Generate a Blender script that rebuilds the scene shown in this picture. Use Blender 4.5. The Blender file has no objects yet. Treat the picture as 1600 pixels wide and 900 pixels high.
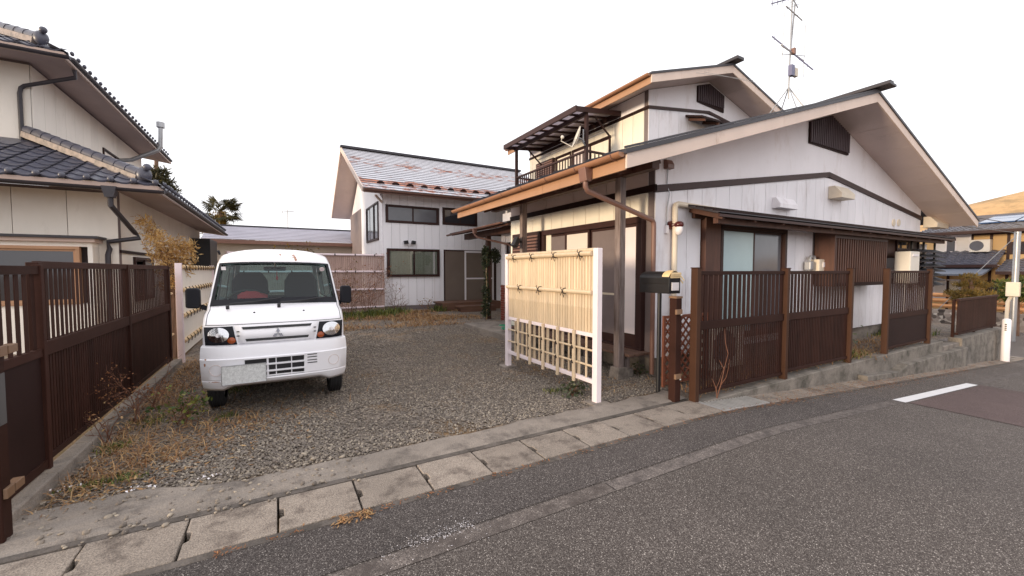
import bpy, bmesh, math, random
import numpy as np
from mathutils import Vector, Matrix
random.seed(7); np.random.seed(7)
S = bpy.context.scene
COL = S.collection
R = math.radians
# ------------------------------------------------------------------ camera
EYE, FPX, YAW, HZ = 1.6, 640.0, R(29.6), 422.0
PITCH = math.atan((450 - HZ) / FPX)
cd = bpy.data.cameras.new('camera'); cam = bpy.data.objects.new('camera', cd); COL.objects.link(cam)
cam.location = (0, 0, EYE); cam.rotation_euler = (R(90) - PITCH, 0, -YAW)
cd.sensor_width = 36; cd.lens = FPX / 1600 * 36; cd.clip_start = .05; cd.clip_end = 3000
S.camera = cam
# ------------------------------------------------------------------ world, sun, exposure
SUN_EL, SUN_AZ = R(5.5), math.atan2(-1, -.09)           # low late sun through thin cloud, from the left of the lot
w = bpy.data.worlds.new('World'); S.world = w; w.use_nodes = True
nt = w.node_tree; bg = nt.nodes['Background']
sky = nt.nodes.new('ShaderNodeTexSky'); sky.sky_type = 'NISHITA'; sky.sun_disc = False
sky.sun_elevation = SUN_EL; sky.sun_rotation = SUN_AZ; sky.dust_density = 3
mx = nt.nodes.new('ShaderNodeMix'); mx.data_type = 'RGBA'; mx.inputs[0].default_value = .86   # thin even cloud over the sky
mx.inputs[7].default_value = (11.8, 11.75, 12.15, 1)
nt.links.new(sky.outputs[0], mx.inputs[6]); nt.links.new(mx.outputs[2], bg.inputs[0]); bg.inputs[1].default_value = .1
sl = bpy.data.lights.new('sun', 'SUN'); so = bpy.data.objects.new('sun', sl); COL.objects.link(so)
sl.energy = 2.3; sl.angle = R(10); sl.color = (1, .80, .56)
sd = Vector((math.sin(SUN_AZ) * math.cos(SUN_EL), math.cos(SUN_AZ) * math.cos(SUN_EL), math.sin(SUN_EL)))
so.rotation_euler = (-sd).to_track_quat('-Z', 'Y').to_euler(); so.location = (-20, 2, 20)
vs = S.view_settings; vs.view_transform = 'Standard'; vs.look = 'None'; vs.gamma = 1; vs.use_curve_mapping = False
vs.exposure = .45
# ------------------------------------------------------------------ pixel -> place (a pixel of the 1600x900 photo gives a direction)
def ray(px, py):
    x = (px - 800) / FPX; y = (450 - py) / FPX
    fy = math.cos(PITCH) + y * math.sin(PITCH); fz = -math.sin(PITCH) + y * math.cos(PITCH)
    s, c = math.sin(YAW), math.cos(YAW)
    return (x * c + fy * s, -x * s + fy * c, fz)
def PY(px, py, Y):
    d = ray(px, py); t = Y / d[1]; return (d[0] * t, Y, EYE + d[2] * t)
def PX(px, py, X):
    d = ray(px, py); t = X / d[0]; return (X, d[1] * t, EYE + d[2] * t)
def PZ(px, py, z=0):
    d = ray(px, py); t = (z - EYE) / d[2]; return (d[0] * t, d[1] * t, z)
# ------------------------------------------------------------------ mesh helpers
WL = {}
def wloc(o): return WL[o.name] if o is not None else Vector((0, 0, 0))
def tag(o, label=None, cat=None, group=None, kind=None):
    if label: o['label'] = label
    if cat: o['category'] = cat
    if group: o['group'] = group
    if kind: o['kind'] = kind
    return o
def thing(name, label, cat, loc=(0, 0, 0), group=None):
    o = bpy.data.objects.new(name, None); COL.objects.link(o); o.location = loc; o.empty_display_size = .1
    WL[o.name] = Vector(loc); return tag(o, label, cat, group)
class MB:
    def __init__(s): s.v = []; s.f = []
    def add(s, v, f):
        n = len(s.v); s.v += [tuple(p) for p in v]; s.f += [tuple(i + n for i in q) for q in f]; return s
    def box(s, x0, x1, y0, y1, z0, z1):
        return s.add([(x0,y0,z0),(x1,y0,z0),(x1,y1,z0),(x0,y1,z0),(x0,y0,z1),(x1,y0,z1),(x1,y1,z1),(x0,y1,z1)],
                     [(0,3,2,1),(4,5,6,7),(0,1,5,4),(1,2,6,5),(2,3,7,6),(3,0,4,7)])
    def prism(s, poly, axis, a, b):
        n = len(poly)
        mk = {'x': lambda p, t: (t, p[0], p[1]), 'y': lambda p, t: (p[0], t, p[1]), 'z': lambda p, t: (p[0], p[1], t)}[axis]
        v = [mk(p, a) for p in poly] + [mk(p, b) for p in poly]
        return s.add(v, [tuple(range(n)), tuple(range(2*n-1, n-1, -1))] + [(i, (i+1) % n, n+(i+1) % n, n+i) for i in range(n)])
    def bar(s, p0, p1, w, h, up=(0, 0, 1)):
        p0, p1 = Vector(p0), Vector(p1); d = (p1 - p0).normalized(); up = Vector(up)
        if abs(d.dot(up)) > .98: up = Vector((0, 1, 0))
        r = d.cross(up).normalized(); u = r.cross(d).normalized()
        v = [p + r*a*w/2 + u*b*h/2 for p in (p0, p1) for a, b in ((-1,-1),(1,-1),(1,1),(-1,1))]
        return s.add(v, [(3,2,1,0),(4,5,6,7),(0,1,5,4),(1,2,6,5),(2,3,7,6),(3,0,4,7)])
    def tube(s, pts, r, n=8):
        pts = [Vector(p) for p in pts]; k = len(pts); rr = r if isinstance(r, (list, tuple)) else [r]*k
        v = []; ref = None
        for i, p in enumerate(pts):
            d = (pts[min(i+1, k-1)] - pts[max(i-1, 0)]).normalized()
            if ref is None: ref = Vector((0,0,1)) if abs(d.z) < .9 else Vector((1,0,0))
            a = d.cross(ref).normalized(); b = a.cross(d).normalized(); ref = b
            for j in range(n):
                t = 2*math.pi*j/n; v.append(p + (a*math.cos(t) + b*math.sin(t))*rr[i])
        f = [(i*n+j, i*n+(j+1) % n, (i+1)*n+(j+1) % n, (i+1)*n+j) for i in range(k-1) for j in range(n)]
        return s.add(v, f + [tuple(range(n-1, -1, -1)), tuple(range((k-1)*n, k*n))])
    def ball(s, c, rx, ry, rz, n=10, m=6):
        v = [(c[0], c[1], c[2]+rz)]
        for i in range(1, m):
            a = math.pi*i/m
            v += [(c[0]+rx*math.sin(a)*math.cos(2*math.pi*j/n), c[1]+ry*math.sin(a)*math.sin(2*math.pi*j/n), c[2]+rz*math.cos(a)) for j in range(n)]
        v.append((c[0], c[1], c[2]-rz)); f = [(0, 1+j, 1+(j+1) % n) for j in range(n)]
        for i in range(m-2):
            f += [(1+i*n+j, 1+(i+1)*n+j, 1+(i+1)*n+(j+1) % n, 1+i*n+(j+1) % n) for j in range(n)]
        L = len(v)-1; f += [(L, 1+(m-2)*n+(j+1) % n, 1+(m-2)*n+j) for j in range(n)]
        return s.add(v, f)
    def grid(s, rows):
        n = len(rows[0]); v = [p for r in rows for p in r]
        return s.add(v, [(i*n+j, i*n+j+1, (i+1)*n+j+1, (i+1)*n+j) for i in range(len(rows)-1) for j in range(n-1)])
    def build(s, name, mat, parent=None, smooth=False, bevel=0, seg=2, solid=0):
        a = np.array(s.v, dtype=float); lo, hi = a.min(0), a.max(0)
        c = Vector(((lo[0]+hi[0])/2, (lo[1]+hi[1])/2, lo[2]))
        me = bpy.data.meshes.new(name); me.from_pydata([tuple(p) for p in (a - np.array(c))], [], s.f)
        bm = bmesh.new(); bm.from_mesh(me); bmesh.ops.recalc_face_normals(bm, faces=bm.faces); bm.to_mesh(me); bm.free()
        return link(name, me, c, mat, parent, smooth, bevel, seg, solid)
def link(name, me, c, mat, parent=None, smooth=False, bevel=0, seg=2, solid=0):
    o = bpy.data.objects.new(name, me); COL.objects.link(o); me.materials.append(mat)
    if smooth:
        me.shade_smooth()
        if smooth != 'all': me.set_sharp_from_angle(angle=R(38))
    if solid:
        m = o.modifiers.new('s', 'SOLIDIFY'); m.thickness = solid; m.offset = -1
    if bevel:
        m = o.modifiers.new('b', 'BEVEL'); m.width = bevel; m.segments = seg; m.limit_method = 'ANGLE'; m.angle_limit = R(35)
    WL[o.name] = Vector(c)
    if parent is not None: o.parent = parent; o.location = Vector(c) - wloc(parent)
    else: o.location = c
    return o
def again(o, dx=0, dy=0, dz=0, parent=None, rz=0):
    c = o.copy(); COL.objects.link(c); WL[c.name] = WL[o.name] + Vector((dx, dy, dz))
    p = parent or o.parent; c.parent = p; c.location = WL[c.name] - wloc(p)
    if rz: c.rotation_euler.z = rz
    return c
def dup_tree(o, d, parent=None, **tags):
    c = o.copy(); COL.objects.link(c); WL[c.name] = WL[o.name] + Vector(d); c.parent = parent
    c.location = WL[c.name] - wloc(parent); tag(c, **tags)
    for ch in list(o.children): dup_tree(ch, d, c)
    return c
def bx(name, mat, parent, x0, x1, y0, y1, z0, z1, bevel=0, **k):
    return MB().box(x0, x1, y0, y1, z0, z1).build(name, mat, parent, bevel=bevel, **k)
def np_obj(name, V, F, mat, parent=None, smooth=False):
    """fast mesh from arrays: V (n,3), F (m,k)"""
    lo, hi = V.min(0), V.max(0); c = np.array([(lo[0]+hi[0])/2, (lo[1]+hi[1])/2, lo[2]])
    me = bpy.data.meshes.new(name); k = F.shape[1]
    me.vertices.add(len(V)); me.vertices.foreach_set('co', (V - c).astype(np.float32).ravel())
    me.loops.add(F.size); me.loops.foreach_set('vertex_index', F.astype(np.int32).ravel())
    me.polygons.add(len(F)); me.polygons.foreach_set('loop_start', np.arange(0, F.size, k, dtype=np.int32))
    me.polygons.foreach_set('loop_total', np.full(len(F), k, dtype=np.int32)); me.update(calc_edges=True); me.validate()
    return link(name, me, Vector(c), mat, parent, smooth)
# ------------------------------------------------------------------ materials
def lin(c): c /= 255; return c/12.92 if c <= .04045 else ((c+.055)/1.055)**2.4
def C(r, g, b, k=1.0): return (lin(r)*k, lin(g)*k, lin(b)*k, 1)
def node(t, ty, **kw):
    n = t.nodes.new(ty)
    for a, v in kw.items(): setattr(n, a, v)
    return n
def M(name, col, rough=.6, var=.18, scale=3, col2=None, thr=(.45, .65), bump=0, bscale=80, metal=0, stretch=(1, 1, 1), island=0, spec=.5, coat=0, fine=0, objvar=.04):
    m = bpy.data.materials.new(name); m.use_nodes = True; t = m.node_tree; L = t.links.new
    p = t.nodes['Principled BSDF']; p.inputs['Roughness'].default_value = rough; p.inputs['Metallic'].default_value = metal
    p.inputs['Specular IOR Level'].default_value = spec; p.inputs['Coat Weight'].default_value = coat
    g = node(t, 'ShaderNodeNewGeometry'); mp = node(t, 'ShaderNodeMapping'); mp.inputs['Scale'].default_value = stretch
    L(g.outputs['Position'], mp.inputs[0])
    n1 = node(t, 'ShaderNodeTexNoise'); n1.inputs['Scale'].default_value = scale; n1.inputs['Detail'].default_value = 6; n1.inputs['Roughness'].default_value = .65
    L(mp.outputs[0], n1.inputs[0])
    ramp = node(t, 'ShaderNodeMapRange'); ramp.inputs[1].default_value = .3; ramp.inputs[2].default_value = .7
    ramp.inputs[3].default_value = 1-var; ramp.inputs[4].default_value = 1+var; L(n1.outputs[0], ramp.inputs[0])
    rgb = node(t, 'ShaderNodeRGB'); rgb.outputs[0].default_value = col; out = rgb.outputs[0]
    if col2:
        n2 = node(t, 'ShaderNodeTexNoise'); n2.inputs['Scale'].default_value = scale*1.7; n2.inputs['Detail'].default_value = 8; n2.inputs['Roughness'].default_value = .7
        L(mp.outputs[0], n2.inputs[0]); r2 = node(t, 'ShaderNodeMapRange'); r2.inputs[1].default_value, r2.inputs[2].default_value = thr
        L(n2.outputs[0], r2.inputs[0]); mm = node(t, 'ShaderNodeMix', data_type='RGBA'); L(r2.outputs[0], mm.inputs[0]); L(out, mm.inputs[6]); mm.inputs[7].default_value = col2; out = mm.outputs[2]
    def mul(a, fac):
        q = node(t, 'ShaderNodeMix', data_type='RGBA', blend_type='MULTIPLY'); q.inputs[0].default_value = 1; L(a, q.inputs[6]); L(fac, q.inputs[7]); return q.outputs[2]
    out = mul(out, ramp.outputs[0])
    if fine:
        n4 = node(t, 'ShaderNodeTexNoise'); n4.inputs['Scale'].default_value = 140; n4.inputs['Detail'].default_value = 3; L(g.outputs['Position'], n4.inputs[0])
        rf = node(t, 'ShaderNodeMapRange'); rf.inputs[1].default_value = .3; rf.inputs[2].default_value = .7; rf.inputs[3].default_value = 1-fine; rf.inputs[4].default_value = 1+fine
        L(n4.outputs[0], rf.inputs[0]); out = mul(out, rf.outputs[0])
    if island:
        ri = node(t, 'ShaderNodeMapRange'); ri.inputs[3].default_value = 1-island; ri.inputs[4].default_value = 1+island; L(g.outputs['Random Per Island'], ri.inputs[0]); out = mul(out, ri.outputs[0])
    if objvar:   # alike pieces differ a little in tone
        oi = node(t, 'ShaderNodeObjectInfo'); ro = node(t, 'ShaderNodeMapRange'); ro.inputs[3].default_value = 1-objvar; ro.inputs[4].default_value = 1+objvar; L(oi.outputs['Random'], ro.inputs[0]); out = mul(out, ro.outputs[0])
    L(out, p.inputs['Base Color'])
    if bump:
        n3 = node(t, 'ShaderNodeTexNoise'); n3.inputs['Scale'].default_value = bscale; n3.inputs['Detail'].default_value = 5; L(mp.outputs[0], n3.inputs[0])
        b = node(t, 'ShaderNodeBump'); b.inputs['Strength'].default_value = bump; b.inputs['Distance'].default_value = .02; L(n3.outputs[0], b.inputs['Height']); L(b.outputs[0], p.inputs['Normal'])
    return m
def mat_leaf(name, cols, rough=.6, trans=.25):
    m = bpy.data.materials.new(name); m.use_nodes = True; t = m.node_tree; L = t.links.new; p = t.nodes['Principled BSDF']
    p.inputs['Roughness'].default_value = rough
    g = node(t, 'ShaderNodeNewGeometry'); r = node(t, 'ShaderNodeValToRGB'); L(g.outputs['Random Per Island'], r.inputs[0])
    e = r.color_ramp.elements; e[0].position = 0; e[0].color = cols[0]; e[1].position = 1; e[1].color = cols[-1]
    for i, c in enumerate(cols[1:-1]): e.new((i+1)/(len(cols)-1)).color = c
    L(r.outputs[0], p.inputs['Base Color'])
    if trans:
        tr = node(t, 'ShaderNodeBsdfTranslucent'); L(r.outputs[0], tr.inputs[0]); mixs = node(t, 'ShaderNodeMixShader'); mixs.inputs[0].default_value = trans
        L(p.outputs[0], mixs.inputs[1]); L(tr.outputs[0], mixs.inputs[2]); L(mixs.outputs[0], t.nodes['Material Output'].inputs[0])
    return m
def mat_glass(name, tint, refl=.08, rough=.02):
    m = bpy.data.materials.new(name); m.use_nodes = True; t = m.node_tree; L = t.links.new; t.nodes.remove(t.nodes['Principled BSDF'])
    a = node(t, 'ShaderNodeBsdfTransparent'); a.inputs[0].default_value = tint
    b = node(t, 'ShaderNodeBsdfGlossy'); b.inputs['Roughness'].default_value = rough
    f = node(t, 'ShaderNodeFresnel'); f.inputs[0].default_value = 1.5
    ad = node(t, 'ShaderNodeMath', operation='ADD'); L(f.outputs[0], ad.inputs[0]); ad.inputs[1].default_value = refl
    x = node(t, 'ShaderNodeMixShader'); L(ad.outputs[0], x.inputs[0]); L(a.outputs[0], x.inputs[1]); L(b.outputs[0], x.inputs[2])
    L(x.outputs[0], t.nodes['Material Output'].inputs[0]); return m
def mat_speckle(name, base, light, dark, cell, bump=.6, patch=None, thr=(.5, .6), rough=.85, amount=.5, patchscale=.7):
    """stone chips: cells of their own tone; optional patches of a second colour"""
    m = bpy.data.materials.new(name); m.use_nodes = True; t = m.node_tree; L = t.links.new; p = t.nodes['Principled BSDF']
    p.inputs['Roughness'].default_value = rough; p.inputs['Specular IOR Level'].default_value = .3
    g = node(t, 'ShaderNodeNewGeometry'); v = node(t, 'ShaderNodeTexVoronoi'); v.inputs['Scale'].default_value = cell; L(g.outputs['Position'], v.inputs['Vector'])
    sep = node(t, 'ShaderNodeSeparateColor'); L(v.outputs['Color'], sep.inputs[0])
    r = node(t, 'ShaderNodeValToRGB'); L(sep.outputs[0], r.inputs[0]); e = r.color_ramp.elements
    e[0].position = 0; e[0].color = dark; e[1].position = 1; e[1].color = light; k = e.new(amount); k.color = base; k2 = e.new(.95); k2.color = tuple(base[i]*.75+light[i]*.25 for i in range(3)) + (1,)
    n = node(t, 'ShaderNodeTexNoise'); n.inputs['Scale'].default_value = patchscale; n.inputs['Detail'].default_value = 7; n.inputs['Roughness'].default_value = .62; L(g.outputs['Position'], n.inputs[0])
    out = r.outputs[0]
    rr = node(t, 'ShaderNodeMapRange'); rr.inputs[1].default_value = .3; rr.inputs[2].default_value = .7; rr.inputs[3].default_value = .82; rr.inputs[4].default_value = 1.18; L(n.outputs[0], rr.inputs[0])
    q = node(t, 'ShaderNodeMix', data_type='RGBA', blend_type='MULTIPLY'); q.inputs[0].default_value = 1; L(out, q.inputs[6]); L(rr.outputs[0], q.inputs[7]); out = q.outputs[2]
    if patch:
        n2 = node(t, 'ShaderNodeTexNoise'); n2.inputs['Scale'].default_value = patchscale*1.6; n2.inputs['Detail'].default_value = 9; n2.inputs['Roughness'].default_value = .7
        n2.inputs['Distortion'].default_value = .3; L(g.outputs['Position'], n2.inputs[0])
        r2 = node(t, 'ShaderNodeMapRange'); r2.inputs[1].default_value, r2.inputs[2].default_value = thr; L(n2.outputs[0], r2.inputs[0])
        mm = node(t, 'ShaderNodeMix', data_type='RGBA'); L(r2.outputs[0], mm.inputs[0]); L(out, mm.inputs[6]); mm.inputs[7].default_value = patch; out = mm.outputs[2]
    if name.startswith('asphalt'):   # tone runs from darker on the left to paler towards the crossing
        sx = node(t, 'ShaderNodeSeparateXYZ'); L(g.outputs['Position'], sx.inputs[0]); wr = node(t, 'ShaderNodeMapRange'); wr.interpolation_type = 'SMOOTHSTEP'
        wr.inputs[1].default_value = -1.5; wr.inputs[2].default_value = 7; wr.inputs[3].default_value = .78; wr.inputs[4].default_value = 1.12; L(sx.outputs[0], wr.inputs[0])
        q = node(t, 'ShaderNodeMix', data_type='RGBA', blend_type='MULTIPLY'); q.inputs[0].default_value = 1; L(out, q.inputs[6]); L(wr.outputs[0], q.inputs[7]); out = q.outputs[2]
    L(out, p.inputs['Base Color'])
    b = node(t, 'ShaderNodeBump'); b.inputs['Strength'].default_value = bump; b.inputs['Distance'].default_value = .01; L(v.outputs['Distance'], b.inputs['Height']); b.invert = True; L(b.outputs[0], p.inputs['Normal'])
    return m
K = {}
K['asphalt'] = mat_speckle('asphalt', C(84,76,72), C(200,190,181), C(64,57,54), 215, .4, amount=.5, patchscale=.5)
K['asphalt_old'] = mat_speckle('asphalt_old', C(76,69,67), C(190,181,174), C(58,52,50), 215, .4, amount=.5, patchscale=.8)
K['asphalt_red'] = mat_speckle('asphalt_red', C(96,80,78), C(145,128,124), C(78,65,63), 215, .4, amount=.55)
K['paint_worn'] = mat_speckle('paint_worn', C(118,109,104), C(168,158,150), C(88,81,79), 130, .5, patch=C(90,83,80), thr=(.47, .62), amount=.5, patchscale=5)
K['paint_white'] = M('paint_white', C(235,232,232), .7, .06, 6, fine=.08)
K['concrete'] = M('concrete', C(136,126,117), .9, .22, 2.2, col2=C(88,80,75), thr=(.5,.72), bump=.5, bscale=60, fine=.2)
K['concrete_dark'] = M('concrete_dark', C(96,88,82), .9, .3, 3, col2=C(60,54,48), bump=.4, bscale=50, fine=.2)
K['slab'] = M('slab', C(146,134,123), .9, .14, 2.5, col2=C(104,93,85), thr=(.5,.66), bump=.6, bscale=90, fine=.42, objvar=.1)
K['kerb'] = M('kerb', C(128,120,112), .9, .25, 2.5, col2=C(70,66,58), thr=(.45,.7), bump=.5, bscale=40, fine=.2)
K['yard'] = mat_speckle('yard', C(124,112,102), C(180,168,154), C(78,70,64), 42, 1, patch=C(136,108,74), thr=(.5,.68), amount=.5, patchscale=.55)
K['soil'] = M('soil', C(120,98,70), .95, .3, 2, col2=C(100,92,52), thr=(.5,.65), bump=.8, bscale=30, fine=.3)
K['gravel'] = mat_leaf('gravel', [C(112,103,96), C(144,132,119), C(96,88,82), C(130,120,110), C(174,161,144), C(108,98,90), C(122,113,106)], .85, 0)
K['white_panel'] = M('white_panel', C(240,236,240), .55, .05, 1.2, col2=C(206,196,196), thr=(.54,.8), stretch=(2,2,.5))
K['cream_panel'] = M('cream_panel', C(242,234,218), .55, .05, 1.2, col2=C(222,206,184), thr=(.62,.85), stretch=(2,2,.5))
K['stucco'] = M('stucco', C(246,241,244), .8, .05, .8, col2=C(214,202,198), thr=(.52,.8), bump=.15, bscale=120, stretch=(1.5,1.5,.6))
K['bracket'] = M('bracket', C(124,96,74), .5, .1, 4)
K['vent_brown'] = M('vent_brown', C(86,72,76), .6, .15, 4)
K['seam'] = M('seam', C(120,108,108), .8, .1, 3)
K['neighbour_wall'] = M('neighbour_wall', C(240,232,222), .85, .05, 1.1, col2=C(214,203,190), thr=(.58,.85), bump=.2, bscale=110, stretch=(1.5,1.5,.6))
K['brown'] = M('brown', C(60,39,36), .5, .12, 3, spec=.25)
K['brown_dark'] = M('brown_dark', C(46,30,28), .6, .15, 3, spec=.12)
K['alu_brown'] = M('alu_brown', C(56,34,28), .6, .18, 3.5, spec=.12, objvar=.2)
K['alu_brown_lit'] = M('alu_brown_lit', C(70,46,34), .55, .12, 2.5, spec=.15)  # lighter copy of the fence brown, sunlight on the posts put into the colour
K['galv'] = M('galv', C(176,172,168), .5, .15, 6)
K['soffit_grey'] = M('soffit_grey', C(172,154,150), .8, .06, 1.5)
K['fascia_grey'] = M('fascia_grey', C(190,166,154), .7, .06, 1.5)
K['fascia'] = M('fascia', C(222,200,186), .6, .06, 2, col2=C(196,168,150), thr=(.6,.8))
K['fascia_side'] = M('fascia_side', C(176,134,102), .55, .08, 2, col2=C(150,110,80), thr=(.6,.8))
K['soffit'] = M('soffit', C(210,192,186), .8, .06, 1.5, col2=C(186,166,158), thr=(.6,.8))
K['gutter'] = M('gutter', C(160,116,88), .45, .12, 3)
K['pipe_brown'] = M('pipe_brown', C(128,94,82), .45, .1, 3)
K['roof_dark'] = M('roof_dark', C(52,48,54), .5, .2, 4)
K['wood_dark'] = M('wood_dark', C(84,52,40), .6, .35, 9, stretch=(1,1,.12))
K['wood_grey'] = M('wood_grey', C(138,124,120), .85, .35, 14, col2=C(84,66,58), thr=(.45,.7), stretch=(1,1,.07), bump=.3, bscale=40)
K['deck'] = M('deck', C(104,78,66), .8, .3, 8, stretch=(1,.12,1), bump=.2)
K['deck_x'] = M('deck_x', C(110,78,62), .8, .3, 8, stretch=(.12,1,1), bump=.2)
K['frost'] = M('frost', C(226,214,214), .3, .04, 1)
K['frost_blue'] = M('frost_blue', C(178,200,204), .25, .06, 1.5)
K['pane_dark'] = M('pane_dark', C(60,58,62), .06, .1, 2, spec=.8)
K['pane_grey'] = M('pane_grey', C(104,104,110), .12, .08, 2, spec=.6)
K['pane_tan'] = M('pane_tan', C(116,102,92), .2, .06, 2)
K['glass'] = mat_glass('glass', (.82,.86,.86,1))
K['curtain'] = M('curtain', C(236,226,206), .9, .08, 4, stretch=(3,3,.3))
K['white_frame'] = M('white_frame', C(236,230,232), .45, .03, 2)
K['pink_white'] = M('pink_white', C(236,218,222), .5, .05, 3)
K['bamboo'] = M('bamboo', C(210,188,158), .5, .12, 5, col2=C(188,162,128), thr=(.55,.75), stretch=(3,3,.4), objvar=.12)
K['bamboo_warm'] = M('bamboo_warm', C(214,184,140), .5, .15, 5, stretch=(3,3,.4))
K['bamboo_pink'] = M('bamboo_pink', C(186,158,148), .6, .12, 4, stretch=(3,3,.4))
K['cord'] = M('cord', C(44,32,28), .8, .2, 10)
K['black'] = M('black', C(30,29,32), .42, .1, 3)
K['rubber'] = M('rubber', C(36,35,36), .8, .15, 9)
K['tile'] = M('tile', C(78,78,90), .38, .2, 5, col2=C(104,98,100), thr=(.55,.75), fine=.1)
K['tile_warm'] = M('tile_warm', C(150,134,126), .5, .2, 5, col2=C(96,88,86))
K['ac'] = M('ac', C(224,216,204), .5, .05, 3)
K['beige'] = M('beige', C(220,206,186), .5, .06, 4)
K['steel'] = M('steel', C(168,168,170), .4, .12, 6, metal=.6)
K['copper_red'] = M('copper_red', C(84,34,32), .25, .1, 3)
K['brick'] = M('brick', C(122,58,46), .8, .2, 20, island=.2)
K['mortar'] = M('mortar', C(160,146,136), .9, .1, 8)
K['lattice'] = M('lattice', C(132,78,58), .7, .2, 8)
K['dry'] = mat_leaf('dry', [C(180,140,94), C(144,98,62), C(200,166,118), C(116,80,54)], .7, .2)
K['dry_orange'] = mat_leaf('dry_orange', [C(156,104,68), C(128,82,56), C(176,130,86)], .7, .2)
K['green'] = mat_leaf('green', [C(78,92,36), C(52,72,30), C(120,128,56), C(146,140,70)], .5, .25)
K['ivy'] = mat_leaf('ivy', [C(54,62,40), C(80,88,56), C(38,46,30), C(112,114,80)], .4, .15)
K['pine'] = mat_leaf('pine', [C(58,56,34), C(90,82,44), C(40,42,28)], .6, .15)
K['pine_gold'] = mat_leaf('pine_gold', [C(112,92,40), C(150,120,52), C(74,66,34)], .6, .2)
K['shrub_gold'] = mat_leaf('shrub_gold', [C(220,180,112), C(188,142,82), C(238,206,146), C(150,110,68)], .7, .3)
K['twig'] = M('twig', C(112,74,56), .85, .3, 20)
K['bark'] = M('bark', C(120,92,74), .9, .3, 14, stretch=(1,1,.3), bump=.5, bscale=30)
# ================================================================== ground, road, gutter
def rz(X):
    if X > 19: X = 19
    t = X - 3.7
    if t <= 0: return 0.0
    if t < 1: return -.033*t*t
    if t > 13.3: d = min(t-13.3, 2); return -.066*12.8 - .066*(d - d*d/4)
    return -.066*(t - .5)
SLOPE = math.atan(.066)
def yz(Y): return 0 if Y < 9 else min((Y-9)/5.5, 1)*.16
def sheet(name, mat, xs, ys, zf, parent=None, kind='structure'):
    o = MB().grid([[(x, y, zf(x, y)) for x in xs] for y in ys]).build(name, mat, parent, smooth='all')
    if kind: tag(o, kind=kind)
    return o
XS = [-300,-60,-20,-6,0,3.7] + [3.7+.25*i for i in range(1, 5)] + [6,8,10,12,14,16,17] + [17.25+.25*i for i in range(8)] + [20,40,80,180,420]
XS = sorted(set(XS))
sheet('ground', K['soil'], XS, [-200,-40,-12,3,6,10,20,60,200,600], lambda x, y: rz(x)-.12)
RXS = [x for x in XS if -60 <= x <= 80]
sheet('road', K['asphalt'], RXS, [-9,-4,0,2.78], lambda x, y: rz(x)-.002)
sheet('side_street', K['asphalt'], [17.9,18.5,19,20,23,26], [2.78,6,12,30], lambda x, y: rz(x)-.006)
def strip(name, mat, x0, x1, y0, y1, dz):
    xs = [x0] + [x for x in XS if x0 < x < x1] + [x1]
    return tag(sheet(name, mat, xs, [y0, y1], lambda x, y: rz(x)+dz), kind='structure')
strip('worn_edge_line', K['paint_worn'], 2.1, 7.36, 2.15, 2.28, .002)
K['paint_faint'] = mat_speckle('paint_faint', C(108,99,94), C(170,160,152), C(80,73,70), 150, .5, patch=C(84,76,72), thr=(.44, .6), amount=.5, patchscale=4)
strip('faint_edge_line', K['paint_faint'], -1.5, 2.09, 2.15, 2.28, .002)
strip('worn_edge_line', K['paint_worn'], 10.7, 40, 2.15, 2.28, .002)
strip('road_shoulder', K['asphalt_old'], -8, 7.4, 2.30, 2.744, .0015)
strip('white_edge_line', K['paint_white'], 7.4, 10.65, 2.145, 2.285, .005)
strip('red_road_patch', K['asphalt_red'], 7.45, 10.7, -7, 2.12, .003)
def blob(name, mat, cx, cy, rx, ry, dz, n=26, seed=1):
    rd = random.Random(seed); p = [(cx+rx*math.cos(a)*(.75+.5*rd.random()), cy+ry*math.sin(a)*(.75+.5*rd.random())) for a in [2*math.pi*i/n for i in range(n)]]
    o = MB().add([(x, y, rz(x)+dz) for x, y in p], [tuple(range(n))]).build(name, mat); return tag(o, kind='structure')
K['paint_spot'] = mat_speckle('paint_spot', C(120,112,112), C(240,236,236), C(80,76,78), 85, .8, amount=.6, patch=C(92,86,88), thr=(.45,.5), patchscale=9)
PSPOT = PZ(690, 836)
# gutter: trough, two rims, lids
gut = tag(MB().grid([[(x, y, rz(x)-.1) for x in RXS if -3 <= x <= 20] for y in (2.76, 3.3)]).build('gutter', K['black']), kind='structure')
def rim(y0, y1, dz, x0, x1, mat):
    xs = [x0] + [x for x in XS if x0 < x < x1] + [x1]
    b = MB().grid([[(x, y, rz(x)+z) for x in xs] for y, z in ((y0, -.1), (y0, dz), (y1, dz), (y1, -.1))]); return b.build('rim', mat, gut)
rim(2.745, 2.805, .004, -3, 19, K['concrete_dark']); rim(3.245, 3.305, .010, -3, 17.5, K['concrete_dark'])
w_ = .43
sl0 = MB().prism([(0,0),(.478,0),(.478,w_),(0,w_),(0,w_*.64),(.028,w_*.60),(.028,w_*.40),(0,w_*.36)], 'z', -.06, .008)
sl0 = MB().add([(x-.239, y+2.81, z) for x, y, z in sl0.v], sl0.f).build('slab', K['slab'], gut, bevel=.006)
mes = sl0.data; rd = random.Random(3); c0 = WL[sl0.name].copy(); first = True
for k in range(-6, 38):
    if k in (9, 10): continue
    x = -.04 + .49*k + .006 + .239
    if k == -6: o = sl0; o.location = (x, c0.y, -.06 + rz(x)); o.location -= wloc(gut); continue
    o = again(sl0); o.location = Vector((x, c0.y, -.06 + rz(x) + rd.uniform(-.004, .004))) - wloc(gut)
    o.rotation_euler = (rd.uniform(-.008, .008), (SLOPE if x > 4.4 else 0) + rd.uniform(-.006, .006), rd.uniform(-.012, .012))
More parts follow.
